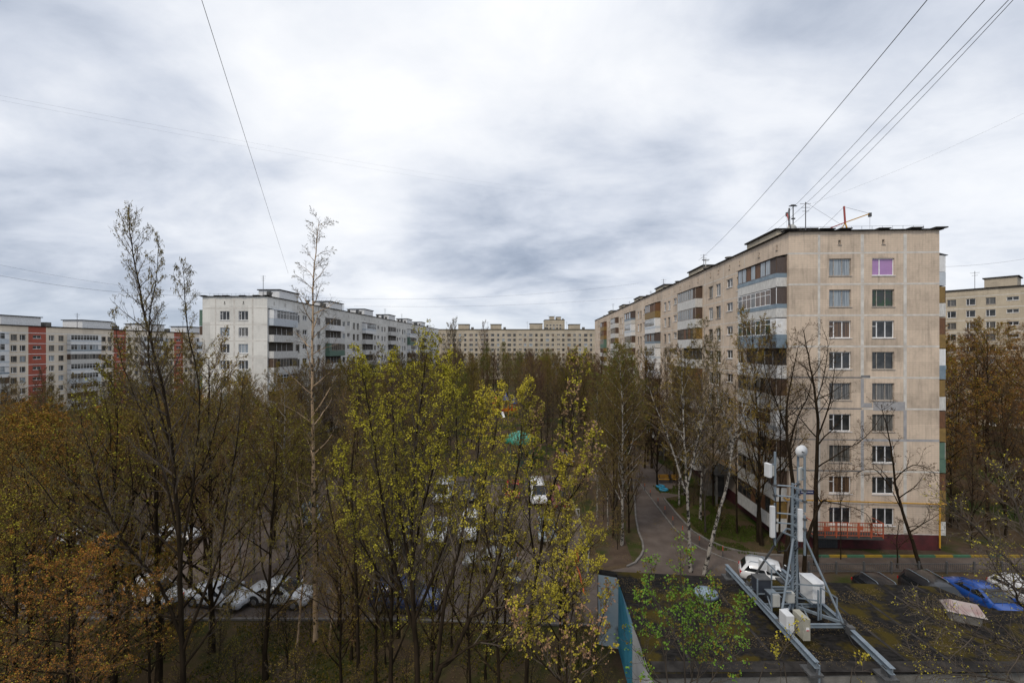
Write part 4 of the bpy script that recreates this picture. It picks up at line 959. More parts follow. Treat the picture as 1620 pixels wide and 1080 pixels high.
def bench(p, rz, label):
    r = empty('park_bench', p, rz, label, 'bench', 'yellow benches by the path')
    a = MB().mat(M['yellow']); 
    for i in range(4): a.box((-.85,-.22+i*.13,.42),(.85,-.12+i*.13,.46))
    a.build('seat', r); a = MB().mat(M['yellow'])
    for i in range(3): a.box((-.85,.30+i*.03,.55+i*.14),(.85,.33+i*.03,.66+i*.14))
    a.build('backrest', r)
    for x in (-.7,.7): a = MB().mat(M['steel_dark']); a.box((x-.03,-.2,0),(x+.03,-.14,.42)).box((x-.03,.24,0),(x+.03,.30,.9)).box((x-.03,-.139,.38),(x+.03,.239,.419)); a.build('leg', r)
bench(G(1053,763), .0, 'left yellow slatted bench of the pair beyond the blue tyre planters')
bench(G(1069,763), .0, 'right yellow slatted bench of the pair beyond the blue tyre planters')
bench(G(1001,706), .1, 'distant yellow bench further up the path')
for (px, py, lb) in ((1045,771,'upper of the two bright blue painted tyre planters on the path'),(1050,776,'lower of the two bright blue painted tyre planters on the path')):
    r = empty('tyre_planter', G(px,py), 0, lb, 'planter', 'blue tyre planters')
    a = MB().mat(mat('tyre_blue', (.02,.22,.36), None, .6)); a.smooth = True; q = []
    for i in range(17): an = 2*PI*i/16; q.append((.42*math.cos(an), .42*math.sin(an), .16))
    a.tube(q, .14, 8); a.build('tyre', r)
    a = MB().mat(M['earth']); a.disc((0,0,0), .34, .16, 16); a.build('soil', r)
# playground
r = empty('play_castle', (-1.6,112,0), .2, 'red and orange wooden play castle with pointed roofs in the courtyard wood', 'play structure')
cl = {'r': mat('play_red',(.45,.03,.03),None,.5), 'o': mat('play_orange',(.5,.17,.01),None,.5), 'b': mat('play_blue',(.03,.06,.25),None,.5), 'w': M['white']}
for (x, y, h, c) in ((-2.6,0,3.2,'r'),(.1,.4,4.0,'b'),(2.2,-.3,3.2,'b')):
    a = MB().mat(cl['o']); 
    for dx in (-.6,.6):
        for dy in (-.6,.6): a.bar((x+dx,y+dy,0),(x+dx,y+dy,h),.12)
    a.box((x-.65,y-.65,1.1),(x+.65,y+.65,1.2)); a.build('tower_frame', r)
    a = MB().mat(cl['o']); a.box((x-.62,y-.66,1.201),(x+.62,y-.6,2.0)); a.build('side_panel', r)
    a = MB().mat(cl[c]); 
    for i in range(4):
        q0, q1 = PI/4+i*PI/2, PI/4+(i+1)*PI/2; a.poly([(x+1.1*math.cos(q0),y+1.1*math.sin(q0),h),(x+1.1*math.cos(q1),y+1.1*math.sin(q1),h),(x,y,h+1.9)])
    a.build('roof', r)
a = MB().mat(cl['w']); a.poly([(-1.4,-.8,1.2),(-.8,-.8,1.2),(-.8,-3.6,.2),(-1.4,-3.6,.2)]); a.box((-1.45,-.8,1.15),(-1.4,-.7,1.5)); a.build('slide', r)
a = MB().mat(cl['r']); a.box((-2,-.05,1.3),(2,.02,1.8)); a.build('bridge', r)
r = empty('pavilion', (1.2,66,0), 0, 'green roofed round pavilion behind the car park between the maples', 'pavilion')
a = MB().mat(mat('pavilion_green',(.03,.20,.13),(.05,.26,.2),.5,1.2)); a.smooth = True; a.tube([(0,0,3.2),(0,0,3.9),(0,0,4.5),(0,0,4.85)], [2.4,2.1,1.3,.1], 16); a.build('roof', r)
for i in range(8): an = i*PI/4; a = MB().mat(M['green_sheet']); a.tube([(2*math.cos(an),2*math.sin(an),0),(2*math.cos(an),2*math.sin(an),3.3)], .07, 6); a.build('post', r)
a = MB().mat(mat('dark_green_lattice',(.008,.045,.03),None,.7))
for i in range(7): a0, a1 = i*PI/4+.2, (i+1)*PI/4+.2; a.bar((2*math.cos(a0),2*math.sin(a0),.6),(2*math.cos(a1),2*math.sin(a1),.6),.05,1.1)
a.build('balustrade', r)
# low parking barrier
r = empty('parking_barrier', (5.6,45.2,0), 0, 'low pale metal parking barrier in front of the dark red off-roader', 'barrier')
a = MB().mat(M['box_grey']); a.tube([(-1.0,0,0),(-1.0,0,.75),(1.3,0,.75),(1.3,0,0)], .045, 6); a.build('rail', r)

#TREES#
# ------------------------------------------------------------------ trees
TR = random.Random(21)
UP = Vector((0,0,1))
def rvec(R): 
    z = R.uniform(-1,1); a = R.uniform(0,2*PI); q = math.sqrt(1-z*z); return Vector((q*math.cos(a), q*math.sin(a), z))
def leaf(b, p, s, R, k=1, spread=0.0, long=1.0, hang=False):
    wd = .13 if hang and long > 1.5 else .5
    v = b.v
    for _ in range(k):
        c = p + rvec(R)*spread if spread else p
        a = rvec(R)
        if hang: a = (a*.35 - UP).normalized()
        w = a.cross(rvec(R))
        if w.length < .05: w = a.orthogonal()
        w.normalize(); a = a*(s*long); w = w*(s*wd); n = len(v)
        v.append((c.x,c.y,c.z)); q = c+a*.5+w; v.append((q.x,q.y,q.z)); q = c+a; v.append((q.x,q.y,q.z)); q = c+a*.5-w; v.append((q.x,q.y,q.z))
        b.f.append((n,n+1,n+2,n+3)); b.m.append(b.cur); b.sm.append(False)
# species: per level child count, angle (deg), length ratio, upward pull, wiggle; bark, twig and leaf settings
SP = {
 'maple':  dict(n=(15,10,7,0), ang=(38,30,34,0), rat=(.50,.46,.34), trop=(.05,.26,.34,.4), jit=(.06,.10,.14,.16), bark='bark_dark', twig='twig_grey', leafs=(('l_yellow',.055,9,.075,1.1,.60),('l_olive',.05,6,.06,1.0,.2)), start=.22, r=.13, tip=True),
 'maple2': dict(n=(20,10,7,0), ang=(36,36,40,0), rat=(.50,.46,.34), trop=(.05,.14,.2,.25), jit=(.06,.10,.14,.16), bark='bark_dark', twig='twig_brown', leafs=(('l_olive',.06,2,.05,1.0,.34),('l_yellow',.06,2,.05,1,.16)), start=.22, r=.13),
 'orange': dict(n=(24,11,8,0), ang=(46,42,44,0), rat=(.46,.46,.34), trop=(.03,.10,.12,.1), jit=(.07,.12,.15,.2), bark='bark_dark', twig='twig_brown', leafs=(('l_orange',.05,3,.06,1.0,.40),('l_olive',.05,2,.05,1,.22),('l_yellow',.05,2,.05,1,.08)), start=.2, r=.13),
 'rust':   dict(n=(24,11,8,0), ang=(50,44,46,0), rat=(.48,.46,.34), trop=(.03,.08,.10,.1), jit=(.08,.13,.16,.2), bark='bark_dark', twig='twig_brown', leafs=(('l_rust',.05,2,.06,1.0,.4),('l_orange',.05,2,.06,1.0,.25)), start=.2, r=.15),
 'olive':  dict(n=(26,11,8,0), ang=(36,34,36,0), rat=(.38,.46,.36), trop=(.05,.13,.16,.1), jit=(.06,.10,.14,.18), bark='bark_dark', twig='twig_brown', leafs=(('l_olive',.05,2,.06,1.0,.42),('l_yellow',.05,1,.04,1,.06)), start=.12, r=.12),
 'brown':  dict(n=(28,12,8,0), ang=(36,32,34,0), rat=(.36,.46,.36), trop=(.05,.14,.2,.15), jit=(.06,.10,.13,.16), bark='bark_dark', twig='twig_purple', leafs=(('l_brownbud',.06,1,.05,1.0,.4),), start=.10, r=.12),
 'grey':   dict(n=(24,11,8,0), ang=(36,34,38,0), rat=(.36,.45,.36), trop=(.05,.14,.2,.15), jit=(.07,.11,.14,.18), bark='bark_grey', twig='twig_grey', leafs=(('l_brownbud',.06,1,.05,1.0,.35),('l_olive',.07,1,.05,1.0,.2)), start=.18, r=.12),
 'birch':  dict(n=(34,10,8,0), ang=(42,42,40,0), rat=(.25,.5,.5), trop=(.02,.05,-.18,-.45), jit=(.03,.10,.12,.12), bark='bark_white', twig='twig_brown', leafs=(('l_olive',.045,1,.05,1.0,.55),), start=.2, r=.095),
 'willow': dict(n=(24,11,8,0), ang=(36,38,40,0), rat=(.34,.5,.5), trop=(.03,.05,-.1,-.4), jit=(.08,.12,.14,.16), bark='bark_grey', twig='twig_brown', leafs=(('l_willow',.055,2,.06,1.0,.75),), start=.3, r=.12),
 'bare':   dict(n=(13,8,6,4), ang=(48,46,46,40), rat=(.50,.46,.42,.4), trop=(.04,.10,.10,.1), jit=(.12,.16,.2,.2), bark='bark_dark', twig='bark_dark', leafs=(('l_brownbud',.05,1,.02,1.0,.3),), start=.28, r=.14),
}
class Tree:
    def __init__(s, sp, seed, scale=1.0, coarse=1.0, dens=1.0):
        s.P = SP[sp]; s.R = random.Random(seed); s.T = MB().mat(M[s.P['bark']]); s.K = MB(); s.K.mat(M[s.P['twig']]); s.coarse = coarse; s.dens = dens
        s.T.smooth = True; s.lv = []
        for l in s.P['leafs']: s.K.mat(M[l[0]]); s.lv.append(s.K.cur)
        s.lsc = 1.0
    def leaves(s, p, boost=1):
        q = s.R.random(); acc = 0
        for l, ci in zip(s.P['leafs'], s.lv):
            acc += l[5]*boost
            if q < acc:
                s.K.cur = ci; leaf(s.K, p, l[1]*s.lsc*s.R.uniform(.7,1.3), s.R, l[2], l[3]*s.lsc, l[4], s.P.get('hang', False)); return
    def children(s, pts, rad, level, length, start=None, count=None):
        P = s.P; R = s.R; n = count if count is not None else P['n'][level]
        if level > 0: n = int(n*s.dens + R.random())
        if n <= 0: return
        t0 = start if start is not None else (.18 if level else P['start']); k = len(pts)-1; az = R.uniform(0,6.28)
        for i in range(n):
            t = t0 + (1-t0)*(i+R.random())/n; u = t*k; j = min(int(u), k-1); p = pts[j].lerp(pts[j+1], u-j); d = (pts[j+1]-pts[j]).normalized()
            rr = rad[j]+(rad[j+1]-rad[j])*(u-j)
            az += 2.4+R.uniform(-.5,.5); a = math.radians(P['ang'][level]*R.uniform(.75,1.25))
            o = d.orthogonal().normalized(); o = Matrix.Rotation(az, 3, d) @ o
            nd = d*math.cos(a) + o*math.sin(a)
            tt = (t-t0)/(1-t0)
            prof = (1-.72*tt) if level == 0 else (1-.62*tt if level == 1 else 1-.45*tt)
            if level == 0: prof *= .75+.45*min(1, tt*3)
            L = length*P['rat'][min(level,2)]*prof*R.uniform(.7,1.2)
            s.branch(p, nd, L, min(rr*.62, max(.008, L*.017)), level+1)
    def branch(s, p, d, L, r, level):
        P = s.P; R = s.R; last = level >= len(P['n']) or (P['n'][level] == 0)
        seg = 6 if level == 1 else (4 if level == 2 else 3)
        if s.coarse > 1.3 and level >= 2: seg = 2 if last else 3
        st = L/seg; pts = [p.copy()]; rad = [r]; tr = P['trop'][min(level,3)]; jt = P['jit'][min(level,3)]
        for i in range(seg):
            d = (d + rvec(R)*jt*1.6 + UP*tr*.5).normalized(); p = p + d*st; pts.append(p.copy()); rad.append(max(r*(1-(i+1)/seg*.8), .0035*s.coarse))
        mb = s.T if level <= 1 else s.K
        if level > 1: mb.cur = 0; rad = [max(q, .0045*s.coarse) for q in rad]
        mb.tube(pts, rad, 6 if level <= 1 else (4 if level == 2 and s.coarse < 1.3 else 3), cap=False)
        if not last: s.children(pts, rad, level, L)
        if level >= 2 and P.get('tip'):
            if last or s.R.random() < .5: s.leaves(pts[-1]); s.leaves(pts[-1]*.6+pts[-2]*.4, .4)
        elif level >= 2:
            m = 5 if last else 3
            for i in range(m):
                t = (i+1)/m; u = t*seg; j = min(int(u), seg-1); s.leaves(pts[j].lerp(pts[j+1], u-j), 1.0 if t > .4 else .5)
    def simple(s, H, lean=.03):
        R = s.R; k = 9; pts = []; rad = []; x = y = 0; dx = R.uniform(-lean,lean); dy = R.uniform(-lean,lean)
        for i in range(k+1):
            z = H*i/k; pts.append(Vector((x,y,z-.1*(i==0)))); x += H/k*(dx+R.uniform(-.05,.05)); y += H/k*(dy+R.uniform(-.05,.05)); rad.append(s.P['r']*(H/14)*(1-.93*(i/k)**.9)+.008)
        rad[0] *= 1.3
        s.T.tube(pts, rad, 8, cap=False); s.children(pts, rad, 0, H); return s
    def limb(s, pts, r0, r1, count, start=.15, Lc=None, level=1):
        # hand placed limb given by points; side branches grow from it
        pts = [Vector(p) for p in pts]; P = [pts[0]]
        for i in range(len(pts)-1):      # smooth, wiggle
            a = pts[max(i-1,0)]; b = pts[i]; c = pts[i+1]; d = pts[min(i+2,len(pts)-1)]
            for q in (1,2,3):
                t = q/3; w = .5*((2*b)+(c-a)*t+(2*a-5*b+4*c-d)*t*t+(3*b-a-3*c+d)*t**3)
                if q < 3 : w += rvec(s.R)*.035
                P.append(w)
        k = len(P); rad = [r0+(r1-r0)*(i/(k-1))**.85 for i in range(k)]
        s.T.tube(P, rad, 9 if r0 > .05 else 6, cap=False)
        ln = sum((P[i+1]-P[i]).length for i in range(k-1))
        s.children(P, rad, level, Lc or ln, start, count)
        return P
    def thing(s, name, loc, label, cat, group=None, rz=0):
        r = empty(name, loc, rz, label, cat, group); o = Vector((0,0,0))
        link('trunk', s.T.mesh('trunk'), r); link('crown', s.K.mesh('crown'), r); return r
PROTO = {}
SP['shrub'] = dict(n=(18,8,6,0), ang=(34,36,40,0), rat=(.55,.46,.4), trop=(.05,.15,.16,.15), jit=(.1,.13,.15,.2), bark='bark_dark', twig='bark_grey', leafs=(('l_olive',.045,1,.04,1,.22),('l_brownbud',.04,1,.03,1,.1)), start=.06, r=.11)
for sp, seeds, H, coarse in (('shrub',(24,25,26),4.5,1.3),('maple2',(1,2),15,1.5),('orange',(3,4,5),12,1.7),('rust',(6,7),15,1.7),('olive',(8,9,10),15,1.9),('brown',(11,12,13),15,2.1),('grey',(14,15),15,1.9),('birch',(16,17,18),15,1.7),('willow',(19,20),14,1.8),('bare',(22,23),14,1.2)):
    for sd_ in seeds:
        t = Tree(sp, sd_, coarse=coarse); t.lsc = 1.1 if sp not in ('bare',) else 1; t.simple(H)
        PROTO.setdefault(sp, []).append((t.T.mesh('trunk'), t.K.mesh('crown'), H))
NAME = {'shrub':('shrub','shrub'),'maple2':('maple_tree','maple tree'),'orange':('budding_tree','budding tree'),'rust':('budding_tree','budding tree'),'olive':('budding_tree','budding tree'),'brown':('bare_tree','bare tree'),'grey':('bare_tree','bare tree'),'birch':('birch_tree','birch tree'),'willow':('willow_tree','willow tree'),'bare':('bare_tree','bare tree')}
LOOK = {'shrub':'tangled brown shrub','maple2':'olive-green budding maple','orange':'orange-brown budding tree','rust':'rusty brown budding tree','olive':'olive budding tree','brown':'bare purple-brown tree','grey':'bare grey tree','birch':'drooping pale birch','willow':'bright hazy green tree','bare':'dark bare spreading tree'}
_pi = {}
def plant(sp, x, y, H, where, group=None, label=None, wide=1.0, rz=None, idx=None, z=0):
    lst = PROTO[sp]; k = idx if idx is not None else _pi.get(sp, 0); _pi[sp] = k+1; tm, cm_, h0 = lst[k % len(lst)]
    nm, cat = NAME[sp]; r = empty(nm, (x,y,z), rz if rz is not None else TR.uniform(0,6.28), label or (LOOK[sp]+' '+where), cat, group)
    s = H/h0; r.scale = (s*wide, s*wide, s)
    link('trunk', tm, r); link('crown', cm_, r); return r
def inside_block(x, y, m=2.5):
    for (O, W0, W1, L) in (((23.93,38.25), -1-m, 13+m, 126), ((-39.6,71.6), -12-m, 1+m, 128)):
        c, s = math.cos(-ROT), math.sin(-ROT); dx, dy = x-O[0], y-O[1]; u, v = dx*c-dy*s, dx*s+dy*c
        if W0 < u < W1 and -m < v < L+m: return True
    if y > 238: return True
    if -130 < x < -112 and y > 75: return x < -115
    return False
LOG = {}
def scatter(n, xr, yr, mix, hr, where, group, mind=3.0, ok=None, wide=(.85,1.2), exist=[]):
    pts = []; tries = 0
    while len(pts) < n and tries < n*60:
        tries += 1; x, y = TR.uniform(*xr), TR.uniform(*yr)
        if inside_block(x, y) or (ok and not ok(x, y)) or (y < 26 and abs(x/y+311/700) < .035): continue
        if any((x-a)**2+(y-b)**2 < mind*mind for a, b in pts): continue
        pts.append((x,y)); sp = TR.choices([m[0] for m in mix], [m[1] for m in mix])[0]
        LOG.setdefault((group, sp), []).append(plant(sp, x, y, TR.uniform(*hr), where, group, wide=TR.uniform(*wide)))
# courtyard wood between the two long blocks, near rows first
scatter(80, (-34, 20), (58, 100), (('brown',4),('olive',5),('grey',3),('birch',3),('willow',1)), (11.5, 14.5), 'in the nearer courtyard wood', 'trees of the nearer courtyard wood', 3.4,
        ok=lambda x, y: not (y < 61 and x > -30) and not ((x-1.2)**2+(y-66)**2 < 16) and not (x > 13 and y < 66) and not (6 < x < 10 and y < 70) and not (y > 70 and abs(x+1.6*y/112) < 3.2))
scatter(80, (-32, 26), (100, 165), (('brown',4),('olive',4),('grey',3),('birch',2),('willow',1.2)), (13.2, 15.5), 'in the farther courtyard wood', 'trees of the farther courtyard wood', 4.2,
        ok=lambda x, y: not (abs(x+1.6) < 5 and y < 116) and not (y < 112 and abs(x+1.6) < 3.5))
scatter(36, (-30, 48), (166, 232), (('brown',3),('olive',3),('grey',2),('willow',1.4),('birch',1)), (13, 16), 'before the distant closing block', 'trees before the distant block', 7)
for (px, py, Y, sp) in ((716,512,150,'grey'),(765,515,215,'brown'),(712,520,120,'grey'),(770,545,200,'willow'),(795,545,190,'willow')):
    p = W3(px, py, Y); plant(sp, p.x, p.y, p.z, '', None, {716:'tallest grey bare tree rising above the roof of the distant block at left',765:'reddish bare tree standing against the distant block facade',712:'grey bare tree beside the far end of the pale block',770:'left of two bright green hazy crowns below the distant block',795:'right of two bright green hazy crowns below the distant block'}[px], wide=.7)
# in front of and beside the pale block at left
scatter(19, (-52, -31), (52, 69), (('birch',5),('brown',3),('grey',3),('olive',2)), (8.5, 12.0), 'before the pale block end wall', 'trees before the end wall of the pale block', 3.0)
scatter(14, (-37, -28), (60, 120), (('olive',3),('brown',4),('grey',3),('birch',2)), (11.5, 14.5), 'beside the pale block balconies', 'trees along the pale block', 4.5)
scatter(80, (-112, -52), (52, 100), (('olive',4),('brown',4),('grey',2),('birch',3),('orange',1)), (7.5, 12), 'before the striped cream block', 'trees before the cream block', 4.5)
scatter(60, (-62, -26), (30, 54), (('orange',5),('olive',3),('maple2',2),('birch',1)), (8.5, 11.5), 'in the orange mass at left', 'trees of the orange-brown mass at left', 3.4,
        ok=lambda x, y: x < -26-(y-30)*.25 and not (x > -36 and y < 40))
scatter(16, (-34, -19), (16, 26), (('orange',4),('maple2',4),('olive',3)), (7.0, 9.5), 'in the lower left corner', 'orange trees in the lower left corner', 3.0, ok=lambda x, y: x < -20-(y-16)*.35)
scatter(18, (-33, -9), (40, 57), (('birch',3),('olive',3),('grey',2)), (11, 14.5), 'behind the car park left half', 'trees at the rear left of the car park', 4)
scatter(9, (-25, -9), (31.5, 40), (('birch',3),('olive',4),('grey',1)), (10, 13.5), 'left among the parked cars', 'slim trees at the left side of the car park', 3)
scatter(13, (-11, 4), (22.5, 27.5), (('olive',3),('maple2',4)), (7.0, 10.5), 'behind the large yellow maples', 'low trees behind the yellow maples', 2.6)
scatter(9, (18, 24), (47, 110), (('grey',3),('olive',3),('birch',3),('brown',2)), (10, 15), 'before the beige block balconies', 'trees along the beige block', 3.4, ok=lambda x, y: x > 17.5+(y-43)*.05)
# right of the beige block
scatter(42, (39.5, 95), (38.5, 92), (('rust',6),('orange',4),('brown',3),('olive',1)), (12.5, 16.5), 'right of the beige block', 'rusty trees right of the beige block', 4.6, ok=lambda x, y: x > 39.5+(y-38)*.06)
scatter(14, (62, 98), (60, 96), (('rust',4),('brown',3),('orange',3)), (16, 20), 'far right before the ochre block', 'tall trees before the ochre block', 4.5)
scatter(16, (39, 62), (37.5, 45), (('rust',5),('brown',2)), (9, 13), 'by the street at right', 'rusty trees by the street at right', 3.2)
scatter(34, (-26, 4.2), (18.5, 27.3), (('shrub',1),), (2.4, 3.7), 'in the bottom undergrowth', 'shrubs of the foreground undergrowth', 1.7)
scatter(12, (7.5, 12), (36, 56), (('shrub',1),), (2, 3.5), 'on the verge left of road', 'shrubs of the road verge', 1.5, ok=lambda x, y: x < 9.5+(y-36)*.2)
scatter(14, (19, 23), (40, 60), (('shrub',1),), (1.5, 2.6), 'at the foot of the beige block', 'shrubs along the beige block', 1.8, ok=lambda x, y: x > 19.5)
scatter(22, (38, 62), (36.8, 50), (('shrub',1),), (2.5, 4.5), 'under the rusty trees at right', 'shrubs under the rusty trees', 2)
ORD = ['first','second','third','fourth','fifth','sixth','seventh','eighth','ninth','tenth','eleventh','twelfth','thirteenth','fourteenth','fifteenth','sixteenth','seventeenth','eighteenth','nineteenth','twentieth']
for (grp, sp), L_ in LOG.items():
    if 1 < len(L_) <= 20:
        L_.sort(key=lambda o: o.location.x/o.location.y)
        for i, o in enumerate(L_): o['label'] = (ORD[i] + ' from left of the ' + LOOK[sp] + ('es ' if sp == 'birch' else 's ') + o['label'][len(LOOK[sp])+1:])
# along the road and before the beige block
def PL(sp, px, py, top, label, wide=1.0, idx=None, rz=None):
    p = G(px, py); H = EYE-(top-HOR)/F*p.y; return plant(sp, p.x, p.y, H, '', None, label, wide, rz, idx)
PL('birch', 984, 862, 560, 'birch with dark base standing on the verge left of the road')
PL('olive', 970, 850, 600, 'thin olive tree on the verge beside the left kerb of the road', .7)
PL('brown', 995, 842, 590, 'slim dark tree closest to the left kerb of the road', .6)
PL('birch', 962, 838, 640, 'slender birch at the left side of the verge', .8)
PL('birch', 945, 820, 610, 'birch at the car park edge of the verge', .8)
PL('willow', 975, 800, 560, 'green hazy tree rising behind the verge birches', .9)
PL('willow', 1000, 778, 575, 'second green hazy tree at the far end of the verge', .8)
PL('olive', 985, 770, 570, 'olive tree at the top of the verge where the road narrows', .9)
PL('grey', 1088, 800, 560, 'grey tree behind the upright birch, before the block porch', .9)
PL('birch', 1108, 822, 520, 'birch on the lawn before the second balcony stack', .9)
PL('grey', 1116, 842, 600, 'dark slim tree on the lawn inside the curved kerb', .6)
PL('brown', 1040, 770, 600, 'bare tree behind the yellow benches', .9)
PL('brown', 1066, 760, 585, 'bare tree right of the yellow benches', .9)
PL('willow', 1080, 745, 590, 'hazy green tree before the third balcony stack', .8)
PL('olive', 1020, 740, 560, 'olive tree beside the path beyond the benches', .9)
PL('grey', 1052, 728, 560, 'grey tree by the far porch of the beige block', .8)
PL('olive', 1128, 800, 560, 'olive tree close to the wall by the nearest porch', .7)
PL('olive', 1205, 862, 520, 'olive budding tree before the nearest balcony stack', .95)
PL('bare', 1199, 857, 560, 'slim bare tree on the lawn left of the antenna mast', .6)

# --- hand placed trees ------------------------------------------------
def hero(sp, seed, name, label, cat, base, limbs, coarse=1.0, dens=1.0, lsc=1.0, group=None):
    t = Tree(sp, seed, coarse=coarse, dens=dens); t.lsc = lsc; base = Vector(base)
    for (pts, r0, r1, cnt, st, Lc, lev) in limbs:
        P = [Vector(p)-base for p in pts]; t.limb(P, r0, r1, cnt, st, Lc, lev)
    return t.thing(name, base, label, cat, group)
def Lp(Y, *pp):
    if isinstance(Y, (int, float)): return [W3(px, py, Y) for px, py in pp]
    return [W3(px, py, Y[0]+(Y[1]-Y[0])*i/(len(pp)-1)) for i, (px, py) in enumerate(pp)]
SP['aspen'] = dict(n=(14,10,8,0), ang=(34,40,42,0), rat=(.40,.34,.42), trop=(.05,.2,.25,.3), jit=(.05,.10,.14,.16), bark='bark_dark', twig='twig_grey', leafs=(('l_catkin',.075,3,.05,1.9,.22),('l_olive',.04,2,.03,1,.25)), start=.2, r=.2, hang=True)
Y = 18.5
b0 = W3(290, 1201, Y); b0.z = 0
trunk = [b0] + Lp(Y, (290,1090),(286,960),(283,850),(275,740),(262,640),(243,560),(225,480),(210,400),(205,352))
hero('aspen', 5, 'aspen_tree', 'tall dark aspen with hanging catkins rising above the skyline at left', 'aspen tree', b0, [
 (trunk, .13, .010, 40, .38, 6.6, 1),
 ([W3(287,1010,Y)]+Lp((Y,Y-1.5),(250,920),(205,868),(172,812),(150,740),(135,690),(128,650)), .075, .010, 24, .2, 5.0, 1),
 ([W3(287,1040,Y)]+Lp((Y,Y+1.5),(315,960),(345,880),(358,800),(372,720),(380,650),(384,600)), .07, .010, 22, .2, 5.0, 1),
 ([W3(282,850,Y)]+Lp((Y,Y+1),(262,760),(240,680),(210,620),(190,560),(180,500)), .05, .008, 18, .2, 4.2, 1),
 ([W3(284,900,Y)]+Lp((Y,Y-1),(300,800),(312,700),(316,620),(300,540),(292,470),(290,430)), .055, .008, 20, .2, 4.2, 1),
 ([W3(276,760,Y)]+Lp((Y,Y-.6),(262,680),(240,600),(236,520),(246,450),(252,385)), .05, .008, 16, .3, 3.6, 1),
 ([W3(284,880,Y)]+Lp((Y,Y+1.2),(230,830),(170,790),(110,760),(60,720)), .05, .008, 12, .2, 3.6, 1),
 ([W3(286,980,Y)]+Lp((Y,Y-1.2),(200,960),(130,955),(60,940),(20,900)), .05, .008, 10, .2, 3.6, 1),
 ([W3(286,1000,Y)]+Lp((Y,Y-1),(340,960),(400,900),(440,850),(460,790)), .05, .008, 12, .2, 3.6, 1),
 ([W3(287,1060,Y)]+Lp((Y,Y+.8),(330,1000),(372,940),(392,860),(402,780)), .06, .008, 12, .2, 3.6, 1),
 ([W3(280,800,Y)]+Lp((Y,Y),(320,740),(345,660),(350,600)), .045, .008, 12, .2, 3.2, 1),
 ([W3(205,868,Y-.7)]+Lp((Y-.7,Y-1.5),(150,850),(100,810),(60,760),(30,730)), .045, .008, 10, .2, 3.2, 1)], dens=1.5)
# tan birch
SP['tanbirch'] = dict(n=(24,8,7,0), ang=(48,40,40,0), rat=(.24,.5,.46), trop=(.02,.06,-.02,-.1), jit=(.02,.14,.14,.14), bark='bark_tan', twig='twig_grey', leafs=(('l_olive',.05,1,.02,1.0,.12),), start=.3, r=.1)
Y = 26; b0 = G(500,1012); b0 = W3(499, HOR+EYE*F/Y, Y)
hero('tanbirch', 8, 'birch_tree', 'tall slender tan birch with bare top rising above the pale block', 'birch tree', b0, [([b0]+Lp(Y,(499,930),(497,830),(496,730),(494,640),(494,540),(495,460),(500,400),(505,350)), .155, .013, 44, .2, 12, 0)])
# small pale birch stems near it
for i, (pts, lb) in enumerate(((((520,1010),(528,960),(545,905),(540,850),(533,780),(540,720)), 'crooked pale birch stem just right of the tan birch'), (((470,1010),(476,950),(485,880),(474,800),(468,740)), 'thin pale birch sapling just left of the tan birch'))):
    Y = 25.5; b0 = W3(pts[0][0], HOR+EYE*F/Y, Y); hero('tanbirch', 40+i, 'birch_tree', lb, 'birch tree', b0, [([b0]+Lp(Y, *pts[1:]), .07, .012, 20, .25, 9, 0)])
# yellow maples
Y = 17.5
def base_at(px, Y): p = W3(px, HOR, Y); p.z = 0; return p
b0 = base_at(664, Y)
hero('maple', 31, 'maple_tree', 'large maple with yellow-green blossom in the centre foreground, upright dark trunk', 'maple tree', b0, [
 ([b0]+Lp(Y,(660,1060),(654,960),(652,850),(654,760),(660,680),(668,610),(676,560)), .13, .012, 28, .25, 6.4, 1),
 ([W3(656,1000,Y)]+Lp((Y,Y-1.2),(632,920),(612,840),(600,760),(590,690),(580,630),(573,585)), .075, .01, 22, .15, 5.2, 1),
 ([W3(654,940,Y)]+Lp((Y,Y+1.4),(640,850),(628,760),(622,680),(620,620),(618,575)), .065, .01, 20, .15, 5, 1),
 ([W3(656,980,Y)]+Lp((Y,Y+1),(690,900),(712,820),(722,730),(722,660),(716,600)), .07, .01, 22, .15, 5, 1),
 ([W3(653,880,Y)]+Lp((Y,Y-1),(670,800),(690,720),(700,650),(702,585)), .055, .01, 20, .15, 4.6, 1),
 ([W3(655,960,Y)]+Lp((Y,Y-.8),(612,920),(572,860),(548,790),(540,730)), .05, .01, 16, .15, 4.6, 1)], coarse=1.0, dens=1.7)
Y = 16.6; b0 = base_at(676, Y)
hero('maple', 32, 'maple_tree', 'leaning maple with yellow blossom, its long trunk sweeping up to the right', 'maple tree', b0, [
 ([b0]+Lp((Y,Y+1),(690,1075),(716,1040),(745,975),(782,910),(798,835),(814,770),(822,710),(826,660),(828,640)), .12, .012, 24, .35, 5.6, 1),
 ([W3(690,1060,Y)]+Lp((Y,Y+1),(702,960),(722,885),(738,800),(752,740),(760,680),(764,640)), .085, .01, 22, .3, 5, 1),
 ([W3(785,905,Y+.5)]+Lp((Y+.5,Y),(770,850),(764,780),(776,720),(786,670),(790,640)), .05, .01, 18, .15, 4.2, 1),
 ([W3(799,835,Y+.6)]+Lp((Y+.6,Y+1.5),(845,880),(870,860),(888,800),(896,740)), .045, .01, 16, .15, 4, 1),
 ([W3(745,975,Y)]+Lp((Y,Y-1),(790,960),(850,950),(900,900),(940,850)), .045, .009, 14, .2, 4, 1),
 ([W3(700,1050,Y)]+Lp((Y,Y-1),(760,1015),(830,1000),(890,955),(945,900)), .05, .009, 14, .2, 3.8, 1)], coarse=1.0, dens=1.7)
SP['maple3'] = dict(SP['maple'], leafs=(('l_yellow',.075,5,.06,1.1,.42),('l_pink',.07,4,.05,1.3,.5)))
Y = 18.5; b0 = base_at(830, Y)
